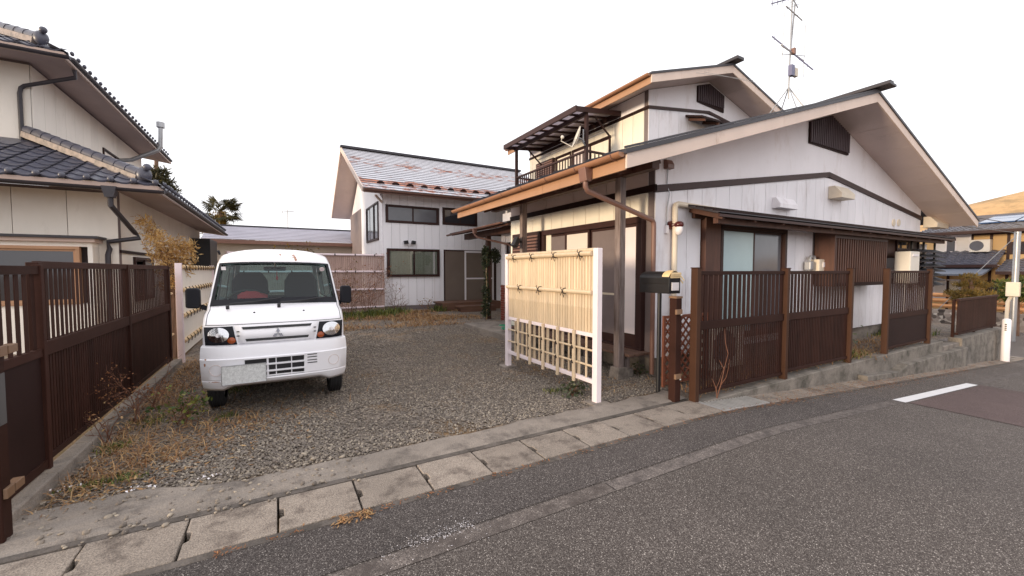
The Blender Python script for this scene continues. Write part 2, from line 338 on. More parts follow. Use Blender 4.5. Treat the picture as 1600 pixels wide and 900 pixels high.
# steel grating lid
gr = thing('drain_grating', 'galvanised steel drain grating set into the gutter beside the brown fence', 'drain grating', (4.85, 3.02, rz(4.85)))
for y in (2.822, 3.218): MB().bar((4.38, y, rz(4.38)), (5.32, y, rz(5.32)), .02, .03).build('frame', K['galv'], gr)
for x in (4.385, 5.315): MB().bar((x, 2.83, rz(x)), (x, 3.21, rz(x)), .02, .03).build('frame', K['galv'], gr)
for i in range(15):
    x = 4.425 + i*.0605; MB().bar((x, 2.835, rz(x)+.002), (x, 3.205, rz(x)+.002), .02, .025).build('bar', K['galv'], gr)
for i in range(5):
    y = 2.87 + i*.075; MB().bar((4.4, y, rz(4.4)-.004), (5.3, y, rz(5.3)-.004), .008, .012).build('cross_bar', K['galv'], gr)
# concrete apron in front of the gravel
ys_ = [3.31, 3.45, 3.6, 3.68]
rd = random.Random(5)
ax = [-1.62 + .2*i for i in range(31)]
edge = [3.66 + rd.uniform(-.03, .03) + (.18 if x < -.75 else .06 if x < -.4 else 0) for x in ax]
tag(MB().grid([[(x, 3.306, .004) for x in ax], [(x, 3.34, .016) for x in ax], [(x, 3.52, .02) for x in ax], [(x, e-.03, .017) for x, e in zip(ax, edge)], [(x, e, -.03) for x, e in zip(ax, edge)]]).build('concrete_apron', K['concrete'], smooth=True), kind='structure')
# yard and neighbouring lots
sheet('gravel_yard', K['yard'], [-1.55,-.5,1,2.5,4,5.2,9,13.9,17.3], [3.3,3.6,4.2,6,9,10,11,12,13,14.5,24], lambda x, y: yz(y)-.008 + (-.003 if y < 3.5 else 0))
sheet('neighbour_garden', K['soil'], [-30,-10,-5,-1.56], [3.3,6,9,14,30], lambda x, y: -.012)
# retaining kerb under the street fence
kb = MB()
def kerbrun(b, x0, x1, y0, y1, ztop, mat=None):
    xs = [x0 + (x1-x0)*i/12 for i in range(13)]; z = lambda x: rz(x)-.12
    b.grid([[(x, y0, z(x)) for x in xs], [(x, y0, ztop(x)-.012) for x in xs], [(x, y0+.015, ztop(x)) for x in xs], [(x, y1, ztop(x)) for x in xs], [(x, y1, z(x)) for x in xs]])
    for x in (x0, x1): b.add([(x, y0, z(x)), (x, y0, ztop(x)-.012), (x, y0+.015, ztop(x)), (x, y1, ztop(x)), (x, y1, z(x))], [(0,1,2,3,4)])
kerbrun(kb, 4.15, 12.75, 3.12, 3.31, lambda x: min(.03, -.01+.012*(x-4)))
kerb = tag(kb.build('retaining_kerb', K['kerb'], bevel=0), 'long grey concrete retaining kerb under the brown street fence', 'kerb')
lb = MB(); kerbrun(lb, 8.6, 13.88, 2.98, 3.117, lambda x: -.19 if x > 10 else rz(x)+.1-.0*x)
tag(lb.build('kerb_ledge', K['kerb']), 'low concrete ledge stepped in front of the retaining kerb', 'kerb ledge')
st = MB(); kerbrun(st, 12.76, 13.87, 3.12, 4.2, lambda x: -.1); tag(st.build('doorstep', K['concrete']), 'wide concrete step in the gap between the two street fences', 'step')
wb = MB(); kerbrun(wb, 13.89, 17.5, 3.08, 3.32, lambda x: .0)
tag(wb.build('retaining_wall', K['kerb']), 'stained concrete retaining wall under the small ribbed brown fence panel', 'retaining wall')
# gravel chips
def chips(name, N, xr, yr, rmin, rmax, mat, seed, zf, reject=None, pw=1.6):
    rs = np.random.RandomState(seed); ph = (1+5**.5)/2
    ico = np.array([(-1,ph,0),(1,ph,0),(-1,-ph,0),(1,-ph,0),(0,-1,ph),(0,1,ph),(0,-1,-ph),(0,1,-ph),(ph,0,-1),(ph,0,1),(-ph,0,-1),(-ph,0,1)])/1.9
    fc = np.array([(0,11,5),(0,5,1),(0,1,7),(0,7,10),(0,10,11),(1,5,9),(5,11,4),(11,10,2),(10,7,6),(7,1,8),(3,9,4),(3,4,2),(3,2,6),(3,6,8),(3,8,9),(4,9,5),(2,4,11),(6,2,10),(8,6,7),(9,8,1)])
    u = rs.rand(N); a, b = yr; e = 1-pw; y = (a**e + u*(b**e - a**e))**(1/e); x = xr[0] + rs.rand(N)*(xr[1]-xr[0])
    if reject is not None: k = ~reject(x, y, rs); x, y = x[k], y[k]; N = len(x)
    r = rmin*(rmax/rmin)**(rs.rand(N)**1.4)
    base = ico[None]*(1+rs.uniform(-.28, .28, (N, 12, 1)))*np.stack([r*rs.uniform(.8,1.4,N), r*rs.uniform(.7,1.1,N), r*rs.uniform(.45,.8,N)], 1)[:, None]
    th = rs.rand(N)*6.283; c, s = np.cos(th)[:, None], np.sin(th)[:, None]
    ti = rs.uniform(-.5, .5, N)[:, None]
    X = base[..., 0]*c - base[..., 1]*s; Yv = base[..., 0]*s + base[..., 1]*c; Z = base[..., 2] + ti*base[..., 0]
    z0 = np.array([zf(v) for v in y]) + r*.25
    V = np.stack([X+x[:, None], Yv+y[:, None], Z+z0[:, None]], 2).reshape(-1, 3)
    F = (fc[None] + (np.arange(N)*12)[:, None, None]).reshape(-1, 3)
    return tag(np_obj(name, V, F, mat), kind='stuff')
def rj(x, y, rs):
    out = (y < 3.70 + np.where(x < -.7, .15, 0) + rs.uniform(-.05, .03, len(x)))
    left = (x < -.75 - .25*np.sin(y*1.7)) & (rs.rand(len(x)) < .72)                       # bare, grassy strip by the fence
    bare = (np.sin(x*1.9+y*.7)*np.sin(y*1.3-x*.8)+.5*np.sin(x*4.1+1)*np.sin(y*3.7) > .62) & (rs.rand(len(x)) < .6)
    far = (y > 9.8) & (rs.rand(len(x)) < (y-9.8)/1.6)
    pad = (x > 4.36) & (y > 7.6) & (y < 10.7)
    return out | left | far | pad | bare
o = chips('gravel', 112000, (-1.45, 4.85), (3.6, 11.5), .0055, .0145, K['gravel'], 4, yz, rj)
tag(o, 'loose grey crushed stone spread over the parking yard', 'gravel')
o = chips('apron_pebbles', 240, (-1.5, .6), (3.2, 3.9), .008, .022, K['gravel'], 9, lambda y: .016); tag(o, 'stray pebbles lying on the concrete apron by the brown fence', 'pebbles')
# ================================================================== main house
HX, HY = 4.87, 4.29           # side wall plane, gable wall plane
RX, EX, EZ = 10.05, 3.5, 2.93 # ridge, eave edge, eave height
BY = 3.49                     # front verge
RXE = 2*RX - EX
PIT = (4.98-EZ)/(RX-EX)
def roofz(x): return EZ + PIT*(min(x, 2*RX-x) - EX)
def panels(parent, plane, c, a0, a1, zb, zt, wdt, mat, openings=(), thick=.016, gap=.009, sgn=-1, off=0., name='siding_panel'):
    """vertical boards on a wall plane; zb, zt functions of the run; openings (a0,a1,z0,z1)"""
    a = a0; first = True; seams = []
    while a < a1-1e-6:
        b = min(a + (wdt if not first or not off else off), a1); first = False
        if a1-b < .06: b = a1
        seams.append((a, b)); a = b
    def piece(p0, p1, lo, hi):
        g = gap/2; l0, l1, h0, h1 = lo(p0), lo(p1), hi(p0), hi(p1)
        if h0-l0 < .03 and h1-l1 < .03: return
        poly = [(p0+g, l0), (p1-g, l1), (p1-g, h1), (p0+g, h0)]
        MB().prism(poly, plane, c, c+sgn*thick).build(name, mat, parent)
    for p0, p1 in seams:
        ops = sorted([o for o in openings if o[0] < p1-.01 and o[1] > p0+.01], key=lambda o: o[2]); lo = zb
        for o in ops:
            piece(p0, p1, lo, lambda x, o=o: o[2])
            mid0, mid1 = (lambda x, o=o: o[2]), (lambda x, o=o: o[3])
            if o[0] > p0+.04: piece(p0, o[0], mid0, mid1)
            if o[1] < p1-.04: piece(o[1], p1, mid0, mid1)
            lo = mid1
        piece(p0, p1, lo, zt)
def window_x(parent, X, y0, y1, z0, z1, leaves, fmat, t=.05, d=.06, name='window', sgn=-1, panes=None, bar=None):
    """window in a wall facing -x (sgn -1): frame + leaves with stiles + panes"""
    fr = MB(); xo, xi = X+sgn*.03, X-sgn*d
    xa, xb = min(xo, xi), max(xo, xi)
    fr.box(xa, xb, y0, y1, z0, z0+t).box(xa, xb, y0, y1, z1-t, z1).box(xa, xb, y0, y0+t, z0+t, z1-t).box(xa, xb, y1-t, y1, z0+t, z1-t)
    wn = fr.build(name, fmat, parent, bevel=.004)
    n = len(leaves)
    yy = y0+t
    for i, (frac, pm) in enumerate(leaves):
        wd = (y1-y0-2*t)*frac; s = .028; xs = X+sgn*(.012 if i % 2 else -.014)
        lf = MB().box(xs-.014, xs+.014, yy, yy+s, z0+t, z1-t).box(xs-.014, xs+.014, yy+wd-s, yy+wd, z0+t, z1-t).box(xs-.014, xs+.014, yy+s, yy+wd-s, z0+t, z0+t+s).box(xs-.014, xs+.014, yy+s, yy+wd-s, z1-t-s, z1-t)
        if bar: zz = z0+(z1-z0)*bar; lf.box(xs-.012, xs+.012, yy+s, yy+wd-s, zz-.015, zz+.015)
        lf.build('sash', fmat, wn); bx('pane', pm, wn, xs-.004, xs+.004, yy+s, yy+wd-s, z0+t+s, z1-t-s); yy += wd
    return wn
def window_y(parent, Y, x0, x1, z0, z1, leaves, fmat, t=.05, d=.06, name='window', bar=None, proud=.03):
    fr = MB(); ya, yb = Y-proud, Y+d
    fr.box(x0, x1, ya, yb, z0, z0+t).box(x0, x1, ya, yb, z1-t, z1).box(x0, x0+t, ya, yb, z0+t, z1-t).box(x1-t, x1, ya, yb, z0+t, z1-t)
    wn = fr.build(name, fmat, parent, bevel=.004); xx = x0+t
    for i, (frac, pm) in enumerate(leaves):
        wd = (x1-x0-2*t)*frac; s = .03; ys = Y+(.012 if i % 2 else -.014)
        lf = MB().box(xx, xx+s, ys-.014, ys+.014, z0+t, z1-t).box(xx+wd-s, xx+wd, ys-.014, ys+.014, z0+t, z1-t).box(xx+s, xx+wd-s, ys-.014, ys+.014, z0+t, z0+t+s).box(xx+s, xx+wd-s, ys-.014, ys+.014, z1-t-s, z1-t)
        if bar: zz = z0+(z1-z0)*bar; lf.box(xx+s, xx+wd-s, ys-.012, ys+.012, zz-.02, zz+.02)
        lf.build('sash', fmat, wn); bx('pane', pm, wn, xx+s, xx+wd-s, ys-.004, ys+.004, z0+t+s, z1-t-s); xx += wd
    return wn
house = thing('main_house', 'white Japanese house with low street gable, brown trim and smaller upper storey', 'house', (RX, HY, 0))
E1 = 8.6   # the wide eave ends here, entrance beyond
# ---- walls (backing) and foundation
bx('foundation', K['concrete'], house, HX+.04, 15.2, HY+.04, E1, -.05, .26)
g0 = [(HX, .26), (15.25, .26), (15.25, roofz(15.25)-.08), (RX, roofz(RX)-.08), (HX, roofz(HX)-.08)]
gw = MB().prism(g0, 'y', HY, HY+.1).build('wall', K['seam'], house)
sw = bx('wall', K['seam'], house, HX, HX+.1, HY+.101, E1, .26, roofz(HX)-.09)
bx('wall', K['cream_panel'], house, HX+.101, 15.2, E1-.1, E1, .26, 3.2)
bx('wall', K['white_panel'], house, 15.15, 15.25, HY+.101, E1-.1, .26, 3.2)
def bandz(x): return 2.745 + .154*(x-4.83) if x < RX else 3.55 - .113*(x-RX)
# openings on the gable front
W1 = (6.38, 8.42, .42, 2.34); ops = [W1, (5.93, 6.36, .26, 2.42), (9.5, 12.2, 1.3, 2.42), (12.25, 15.2, 1.25, 2.42)]
panels(gw, 'y', HY, HX, 15.25, lambda x: .27, lambda x: bandz(x)-.005, .36, K['white_panel'], ops)
st_ = [(HX, bandz(HX)+.10), (RX, bandz(RX)+.10), (15.25, bandz(15.25)+.10), (15.25, roofz(15.25)-.1), (RX, roofz(RX)-.1), (HX, roofz(HX)-.1)]
MB().prism(st_, 'y', HY-.016, HY-.001).build('stucco_gable', K['stucco'], gw)
MB().bar((HX-.03, HY-.02, bandz(HX)+.048), (RX+.01, HY-.02, bandz(RX)+.048), .05, .10).bar((RX-.01, HY-.02, bandz(RX)+.048), (15.27, HY-.02, bandz(15.27)+.048), .05, .10).build('band', K['brown'], gw)
# gable vent, slatted
v0, v1, v2, v3 = PY(1262, 195, HY), PY(1322, 231, HY), PY(1262, 215, HY), PY(1322, 207, HY)
vx0, vx1 = v0[0], v1[0]
vt = lambda x: roofz(x)-.17
vent = MB().prism([(vx0, 4.12), (vx1, 3.98+.12), (vx1, vt(vx1)), (RX, vt(RX)), (vx0, vt(vx0))], 'y', HY-.05, HY-.017).build('gable_vent', K['brown_dark'], house)
n = 22
for i in range(n):
    x = vx0+.03+(vx1-vx0-.06)*i/(n-1); bx('slat', K['vent_brown'], vent, x-.018, x+.018, HY-.075, HY-.051, 4.14, vt(x)-.02)
# ---- roof
def slab_roof(x0, x1, y0, y1, zf, th, name, mat, parent):
    return MB().add([(x0,y0,zf(x0)),(x1,y0,zf(x1)),(x1,y1,zf(x1)),(x0,y1,zf(x0)),(x0,y0,zf(x0)-th),(x1,y0,zf(x1)-th),(x1,y1,zf(x1)-th),(x0,y1,zf(x0)-th)],
        [(0,1,2,3),(7,6,5,4),(0,4,5,1),(1,5,6,2),(2,6,7,3),(3,7,4,0)]).build(name, mat, parent)
rf = slab_roof(EX-.03, RX, BY-.02, E1+.08, lambda x: roofz(x)+.06, .05, 'roof', K['roof_dark'], house)
rf2 = slab_roof(RX, RXE+.03, BY-.02, E1+.08, lambda x: roofz(x)+.06, .05, 'roof', K['roof_dark'], house)
rfb = slab_roof(5.4, RX, E1+.081, 14, lambda x: roofz(x)+.06, .05, 'roof', K['roof_dark'], house)
slab_roof(RX, RXE-1, E1+.081, 14, lambda x: roofz(x)+.06, .05, 'roof', K['roof_dark'], house)
for i in range(14):   # standing ribs of the sheet roof
    y = BY+.35*i
    if y < E1: MB().bar((EX-.03, y, roofz(EX)+.075), (RX, y, roofz(RX)+.075), .03, .025).build('roof_rib', K['roof_dark'], rf)
MB().box(RX-.16, RX+.16, BY-.22, E1, roofz(RX)+.07, roofz(RX)+.12).build('ridge_cap', K['roof_dark'], rf, bevel=.01)
MB().bar((RX, BY-.2, roofz(RX)+.14), (RX, E1, roofz(RX)+.14), .16, .05).build('ridge_cap', K['roof_dark'], rf)
# soffit boards and fascia
SO = .17
def soff(x0, x1, y0, y1, zf, n, along, parent=house):
    for i in range(n):
        if along == 'x':
            a, b = x0+(x1-x0)*i/n+.004, x0+(x1-x0)*(i+1)/n-.004; c, d = y0, y1
        else:
            a, b = x0, x1; c, d = y0+(y1-y0)*i/n+.004, y0+(y1-y0)*(i+1)/n-.004
        slab_roof(a, b, c, d, lambda x: zf(x), .012, 'soffit_board', K['soffit'], parent)
sofz = lambda x: roofz(x)-.11
soff(EX+.03, RX, BY+.03, HY-.018, sofz, 7, 'x', rf); soff(RX, RXE-.03, BY+.03, HY-.018, sofz, 7, 'x', rf2)
soff(EX+.03, HX-.02, HY-.016, E1, sofz, 5, 'y', rf)
def barge(x0, x1, nseg, par):
    for i in range(nseg):
        a, b = x0+(x1-x0)*i/nseg+.002, x0+(x1-x0)*(i+1)/nseg-.002
        MB().prism([(a, roofz(a)-.16), (b, roofz(b)-.16), (b, roofz(b)+.01), (a, roofz(a)+.01)], 'y', BY, BY+.028).build('barge_board', K['fascia'], par)
barge(EX, RX, 4, rf); barge(RX, RXE, 4, rf2)
for i in range(3):
    a, b = BY+.03+(E1-BY)*i/3+.002, BY+.03+(E1-BY)*(i+1)/3-.002
    bx('fascia', K['fascia_side'], rf, EX, EX+.028, a, b, EZ-.17, EZ+.01)
# half-round eave gutter with hooks
def half_gutter(p0, p1, r, mat, parent, side=-1, name='eave_gutter'):
    p0, p1 = Vector(p0), Vector(p1); d = (p1-p0).normalized(); sdv = d.cross(Vector((0,0,1))).normalized()
    rows = []
    for p in (p0, p1):
        rows.append([p + sdv*r*math.cos(math.pi*i/8) - Vector((0,0,r*math.sin(math.pi*i/8))) for i in range(9)] + [p + sdv*(r-.008)*math.cos(math.pi*i/8) - Vector((0,0,(r-.008)*math.sin(math.pi*i/8))) for i in range(8,-1,-1)])
    b = MB(); n = 18; v = rows[0]+rows[1]; b.add(v, [(i, (i+1) % n, n+(i+1) % n, n+i) for i in range(n)])
    for k in (0, n):
        b.add([v[k+i] for i in range(9)], [tuple(range(9))])
    return b.build(name, mat, parent, smooth=True)
eg = half_gutter((EX-.06, BY+.02, EZ+.02), (EX-.06, E1+.12, EZ+.0), .055, K['gutter'], rf)
for i in range(8):
    y = BY+.15+i*.68; MB().tube([(EX-.06+.06*math.cos(a), y, EZ+.015-.06*math.sin(a)) for a in [math.pi*j/8 for j in range(9)]], .006, 5).build('gutter_hook', K['pipe_brown'], eg)
# hopper + downpipe
hp = PX(915, 262, EX-.06); hy = hp[1]
MB().prism([(EX-.13, EZ-.03), (EX+.01, EZ-.03), (EX-.02, EZ-.2), (EX-.1, EZ-.2)], 'y', hy-.07, hy+.07).build('rain_hopper', K['pipe_brown'], rf, bevel=.006)
MB().tube([(EX-.06, hy, EZ-.19), (EX-.06, hy, EZ-.26), (EX-.03, hy, EZ-.31), (HX-.1, HY-.055, 2.33), (HX-.07, HY-.055, 2.29), (HX-.065, HY-.055, 2.22), (HX-.065, HY-.055, .05)], .035, 10).build('downpipe', K['pipe_brown'], house, smooth=True)
# ---- side wall facing the yard
SD = (4.44, 7.18, .30, 2.42)
pan_ops = [SD, (7.2, 8.35, .3, 2.42)]
panels(sw, 'x', HX, HY+.11, E1, lambda y: .28, lambda y: 2.765, .36, K['cream_panel'], pan_ops)
panels(sw, 'x', HX, HY+.11, E1, lambda y: 2.87, lambda y: roofz(HX)-.13, .9, K['soffit'])
bx('band', K['brown_dark'], sw, HX-.04, HX-.0005, HY-.045, E1, 2.77, 2.865)
# sliding doors
dr = MB(); y0, y1, z0, z1 = SD
dr.box(HX-.09, HX+.05, y0, y1, z1-.1, z1).box(HX-.09, HX+.05, y0, y1, z0, z0+.09).box(HX-.09, HX+.05, y0, y0+.11, z0+.09, z1-.1).box(HX-.09, HX+.05, y1-.08, y1, z0+.09, z1-.1)
door = dr.build('sliding_door', K['brown'], house, bevel=.006)
def leaf(ya, yb, x, pm, rail=False, low=.14):
    st = .05; b = MB().box(x-.016, x+.016, ya, ya+st, z0+.09, z1-.1).box(x-.016, x+.016, yb-st, yb, z0+.09, z1-.1).box(x-.016, x+.016, ya+st, yb-st, z0+.09, z0+.09+low).box(x-.016, x+.016, ya+st, yb-st, z1-.145, z1-.1)
    b.build('door_leaf', K['brown'], door)
    bx('pane', pm, door, x-.004, x+.004, ya+st, yb-st, z0+.09+low, z1-.145)
    if rail: bx('mid_rail', K['beige'], door, x-.014, x+.014, ya+st, yb-st, 1.18, 1.215)
K['frost_pink'] = M('frost_pink', C(240,230,232), .28, .04, 1); K['frost_tan'] = M('frost_tan', C(232,222,212), .3, .05, 1)
leaf(y0+.11, 5.02, HX-.03, K['frost_pink'], low=.2); leaf(5.0, 5.72, HX+.01, K['frost_tan'], True); leaf(5.70, 6.42, HX-.03, K['frost_tan']); leaf(6.4, y1-.08, HX+.01, K['frost_pink'])
# shutter box with ribs
sbx = bx('shutter_box', K['brown'], house, HX-.12, HX-.001, 7.2, 8.35, .4, 2.42, bevel=.006)
for i in range(28): bx('louvre_rib', K['pipe_brown'], sbx, HX-.135, HX-.1201, 7.25, 8.3, .47+i*.068, .505+i*.068)
# pillars on stone footings
for py in (4.45, 7.18):
    pl = bx('pillar', K['wood_grey'], house, 4.29, 4.40, py-.055, py+.055, .16, roofz(4.35)-.26, bevel=.006)
    MB().prism([(4.23, 0), (4.46, 0), (4.425, .17), (4.265, .17)], 'y', py-.095, py+.095).build('footing', K['concrete'], pl, bevel=.008)
MB().box(4.28, 4.41, BY+.32, E1-.1, roofz(4.35)-.26, roofz(4.35)-.125).build('eave_beam', K['wood_dark'], house)
for y in (4.2, 5.6, 7.18, 8.4): MB().bar((4.05, y, roofz(4.05)-.17), (HX-.02, y, roofz(HX)-.17), .06, .08).build('rafter', K['wood_dark'], house)
# narrow veranda deck
dk = thing('veranda_deck', 'weathered brown plank veranda deck under the sliding doors of the white house', 'deck', (4.62, 6, 0))
for i in range(4): bx('plank', K['deck'], dk, 4.415+i*.11, 4.515+i*.11, HY+.02, 7.9, .325, .36, bevel=.004)
for y in (4.5, 5.4, 6.3, 7.2, 7.8):
    bx('leg', K['wood_grey'], dk, 4.5, 4.58, y-.04, y+.04, .12, .27); bx('bearer', K['wood_grey'], dk, 4.42, 4.85, y-.03, y+.03, .271, .324)
    bx('footing', K['concrete'], dk, 4.46, 4.62, y-.08, y+.08, -.02, .12, bevel=.006)
# ---- things on the gable front
pw = bx('pillar', K['wood_dark'], house, 5.95, 6.34, HY-.10, HY+.06, .26, 2.44, bevel=.006)
w1 = window_y(house, HY-.02, 6.38, 8.42, .42, 2.36, [(.5, K['frost_blue']), (.5, K['pane_grey'])], K['brown'], t=.07, proud=.06)
bx('wall_boards', K['wood_dark'], house, 12.26, 15.19, HY-.03, HY-.001, 1.26, 2.41)
# lean-to canopy along the gable
cn = thing('canopy', 'long dark lean-to canopy over the street windows of the white house', 'canopy', (10.3, 4.0, 2.5))
cl0, cl1 = 5.5, 15.6
MB().add([(cl0,HY-.02,2.62),(cl1,HY-.02,2.62),(cl1,3.66,2.44),(cl0,3.66,2.44),(cl0,HY-.02,2.59),(cl1,HY-.02,2.59),(cl1,3.66,2.41),(cl0,3.66,2.41)], [(0,3,2,1),(4,5,6,7),(0,1,5,4),(1,2,6,5),(2,3,7,6),(3,0,4,7)]).build('canopy_sheet', K['roof_dark'], cn)
for i in range(4):
    t = (i+.6)/4.4; y = HY-.02+(3.66-HY)*t; MB().box(cl0-.01, cl1+.01, y-.012, y+.012, 2.62-.18*t-.004, 2.62-.18*t+.016).build('batten', K['brown_dark'], cn)
bx('edge_board', K['brown'], cn, cl0, cl1, 3.66, 3.69, 2.37, 2.43)
for i in range(13):
    x = cl0+.15+i*.82; MB().bar((x, HY-.03, 2.545), (x, 3.7, 2.375), .05, .07).build('rafter', K['wood_dark'], cn)
bx('beam', K['wood_dark'], cn, cl0+.2, cl1-.2, 3.82, 3.9, 2.30, 2.385)
bx('wall_plate', K['wood_dark'], cn, cl0+.2, 15.2, HY-.075, HY-.019, 2.42, 2.5)
# lattice bay
lb_ = thing('lattice_bay', 'projecting bay with reddish brown vertical slat lattice under the dark canopy', 'lattice bay', (10.9, 3.95, 1.27))
bx('bay_floor', K['brown_dark'], lb_, 9.62, 12.1, 3.92, HY-.02, 1.27, 1.34); bx('top_rail', K['brown'], lb_, 9.62, 12.1, 3.92, 3.98, 2.24, 2.3)
bx('back_panel', K['wood_dark'], lb_, 9.62, 12.1, HY-.018, HY-.002, 1.34, 2.4)
bx('side_panel', K['wood_dark'], lb_, 9.58, 9.62, 3.92, HY-.02, 1.27, 2.36)
K['slat_red'] = M('slat_red', C(88,58,48), .6, .2, 9, stretch=(1,1,.15))
for i in range(24):
    x = 9.68+i*.104; bx('slat', K['slat_red'], lb_, x-.018, x+.018, 3.93, 3.965, 1.341, 2.239)
# vents, lamp, pipe, meters on the gable
def hood(px, py, w, h, d, mat, label, name='vent_hood', group=None):
    p = PY(px, py, HY-.02); o = MB().prism([(HY-.017, p[2]-h/2), (HY-.017, p[2]+h/2), (HY-d*.5, p[2]+h/2), (HY-d, p[2]-h*.1), (HY-d, p[2]-h/2)], 'x', p[0]-w/2, p[0]+w/2).build(name, mat, None, bevel=.008)
    return tag(o, label, 'vent hood', group)
hood(1221, 319, .62, .2, .16, K['white_panel'], 'white slanted vent hood on the siding above the dark canopy')
hood(1305, 303, .60, .26, .26, K['beige'], 'beige box vent hood just under the peak of the brown band')
hood(1452, 349, .9, .3, .3, K['beige'], 'beige rounded vent hood at the low end of the gable near the soffit')
for px in (1396, 1404):
    p = PY(px, 348, HY-.02); b = MB(); b.tube([(p[0], HY-.016, p[2]), (p[0], HY-.035, p[2])], .09, 14)
    tag(b.build('round_vent', K['beige'], None, smooth=True), 'small round vent cap on white siding above the lattice bay', 'vent cap', 'pair of round vent caps')
lampp = PY(1048, 352, HY-.02)
lp = thing('wall_lamp', 'wall lamp with dark red cap and white globe on the house corner', 'wall lamp', (lampp[0], HY-.02, lampp[2]-.1))
MB().tube([(lampp[0]-.02, HY-.015, lampp[2]), (lampp[0]-.02, HY-.05, lampp[2])], .065, 16).build('back_plate', K['copper_red'], lp, smooth=True)
MB().tube([(lampp[0], HY-.05, lampp[2]), (lampp[0]+.03, HY-.12, lampp[2])], .03, 10).build('arm', K['copper_red'], lp, smooth=True)
MB().ball((lampp[0]+.04, HY-.14, lampp[2]+.0), .07, .07, .055).build('cap', K['copper_red'], lp, smooth='all')
MB().ball((lampp[0]+.04, HY-.14, lampp[2]-.075), .062, .062, .085).build('globe', K['white_frame'], lp, smooth='all')
b = MB(); pp = PY(1056, 318, HY-.08); pe = PY(1136, 323, HY-.08)
b.tube([(pe[0], HY-.07, pp[2]-.03), (pp[0]+.06, HY-.07, pp[2]), (pp[0]+.015, HY-.07, pp[2]-.015), (pp[0], HY-.07, pp[2]-.06), (pp[0], HY-.07, .05)], .042, 10)
tag(b.build('pipe_duct', K['beige'], None, smooth=True), 'bent beige pipe duct running down the house corner beside the lamp', 'pipe duct')
pj = PY(1043, 258, HY-.03)
jb = thing('junction_box', 'brown cable entry box with hanging grey cable high on the gable wall', 'junction box', (pj[0], HY-.03, pj[2]))
MB().prism([(HY-.016, pj[2]-.06), (HY-.016, pj[2]+.08), (HY-.06, pj[2]+.07), (HY-.1, pj[2]-.0), (HY-.1, pj[2]-.06)], 'x', pj[0]-.07, pj[0]+.07).build('housing', K['pipe_brown'], jb, bevel=.005)
MB().tube([(pj[0], HY-.04, pj[2]-.05), (pj[0], HY-.03, pj[2]-.3), (pj[0]+.03, HY-.05, pj[2]-.42), (pj[0]+.01, HY-.03, pj[2]-.62), (pj[0], HY-.03, pj[2]-.9)], .009, 6).build('cable', K['steel'], jb, smooth=True)
bx('clip', K['white_frame'], jb, pj[0]-.03, pj[0]+.03, HY-.05, HY-.016, pj[2]-1.02, pj[2]-.9)
# gas meter
gp = PY(1272, 413, HY-.1)
gm = thing('gas_meter', 'small grey and cream gas meter on the siding behind the street fence', 'gas meter', (gp[0], HY-.1, gp[2]-.2))
bx('meter_body', K['beige'], gm, gp[0]-.02, gp[0]+.26, HY-.2, HY-.03, gp[2]-.16, gp[2]+.1, bevel=.015); bx('dial', K['white_frame'], gm, gp[0]+.12, gp[0]+.23, HY-.212, HY-.2, gp[2]-.06, gp[2]+.04)
MB().tube([(gp[0]-.2, HY-.1, .1), (gp[0]-.2, HY-.1, gp[2]+.1), (gp[0]-.17, HY-.1, gp[2]+.15), (gp[0]+.0, HY-.1, gp[2]+.15), (gp[0]+.02, HY-.1, gp[2]+.08)], .028, 8).build('pipe', K['steel'], gm, smooth=True)
bx('regulator', K['steel'], gm, gp[0]-.27, gp[0]-.13, HY-.16, HY-.04, gp[2]-.12, gp[2]+.06, bevel=.02)
# right end of the gable: water heater, window, louvre screen
wh = PY(1421, 411, 3.95)
h_ = thing('water_heater', 'white wall mounted water heater under the canopy beside the lattice bay', 'water heater', (13.3, 4.0, 1.2))
bx('bracket', K['steel'], h_, 13.1, 13.55, 4.1, HY-.03, 1.4, 1.9)
bx('casing', K['ac'], h_, 13.05, 13.62, 3.8, 4.1, 1.28, 2.05, bevel=.02); bx('vent_grille', K['white_frame'], h_, 13.15, 13.5, 3.785, 3.7995, 1.93, 1.98)
MB().tube([(13.4, 4.0, 1.28), (13.4, 4.0, .1)], .03, 8).build('pipe', K['white_frame'], h_, smooth=True)
K['louvre'] = M('louvre', C(40,36,40), .6, .1, 3, spec=.2)
ls = thing('louvre_screen', 'black horizontal louvre screen at the far end under the canopy', 'louvre screen', (15.2, 3.9, 1.2))
for i in range(8): MB().add([(13.75,4.0,1.3+i*.12),(15.5,4.0,1.3+i*.12),(15.5,3.8,1.22+i*.12),(13.75,3.8,1.22+i*.12),(13.75,4.0,1.28+i*.12),(15.5,4.0,1.28+i*.12),(15.5,3.8,1.2+i*.12),(13.75,3.8,1.2+i*.12)], [(0,3,2,1),(4,5,6,7),(0,1,5,4),(1,2,6,5),(2,3,7,6),(3,0,4,7)]).build('louvre', K['louvre'], ls)
for x in (13.8, 14.6, 15.4): bx('upright', K['black'], ls, x-.02, x+.02, 3.99, 4.03, 1.15, 2.42)
window_y(house, HY-.035, 13.6, 15.1, 2.08, 2.4, [(.5, K['pane_dark']), (.5, K['pane_dark'])], K['brown'])
bx('post', K['white_frame'], house, 14.86, 14.97, 4.05, 4.16, -.02, 2.29, bevel=.006)
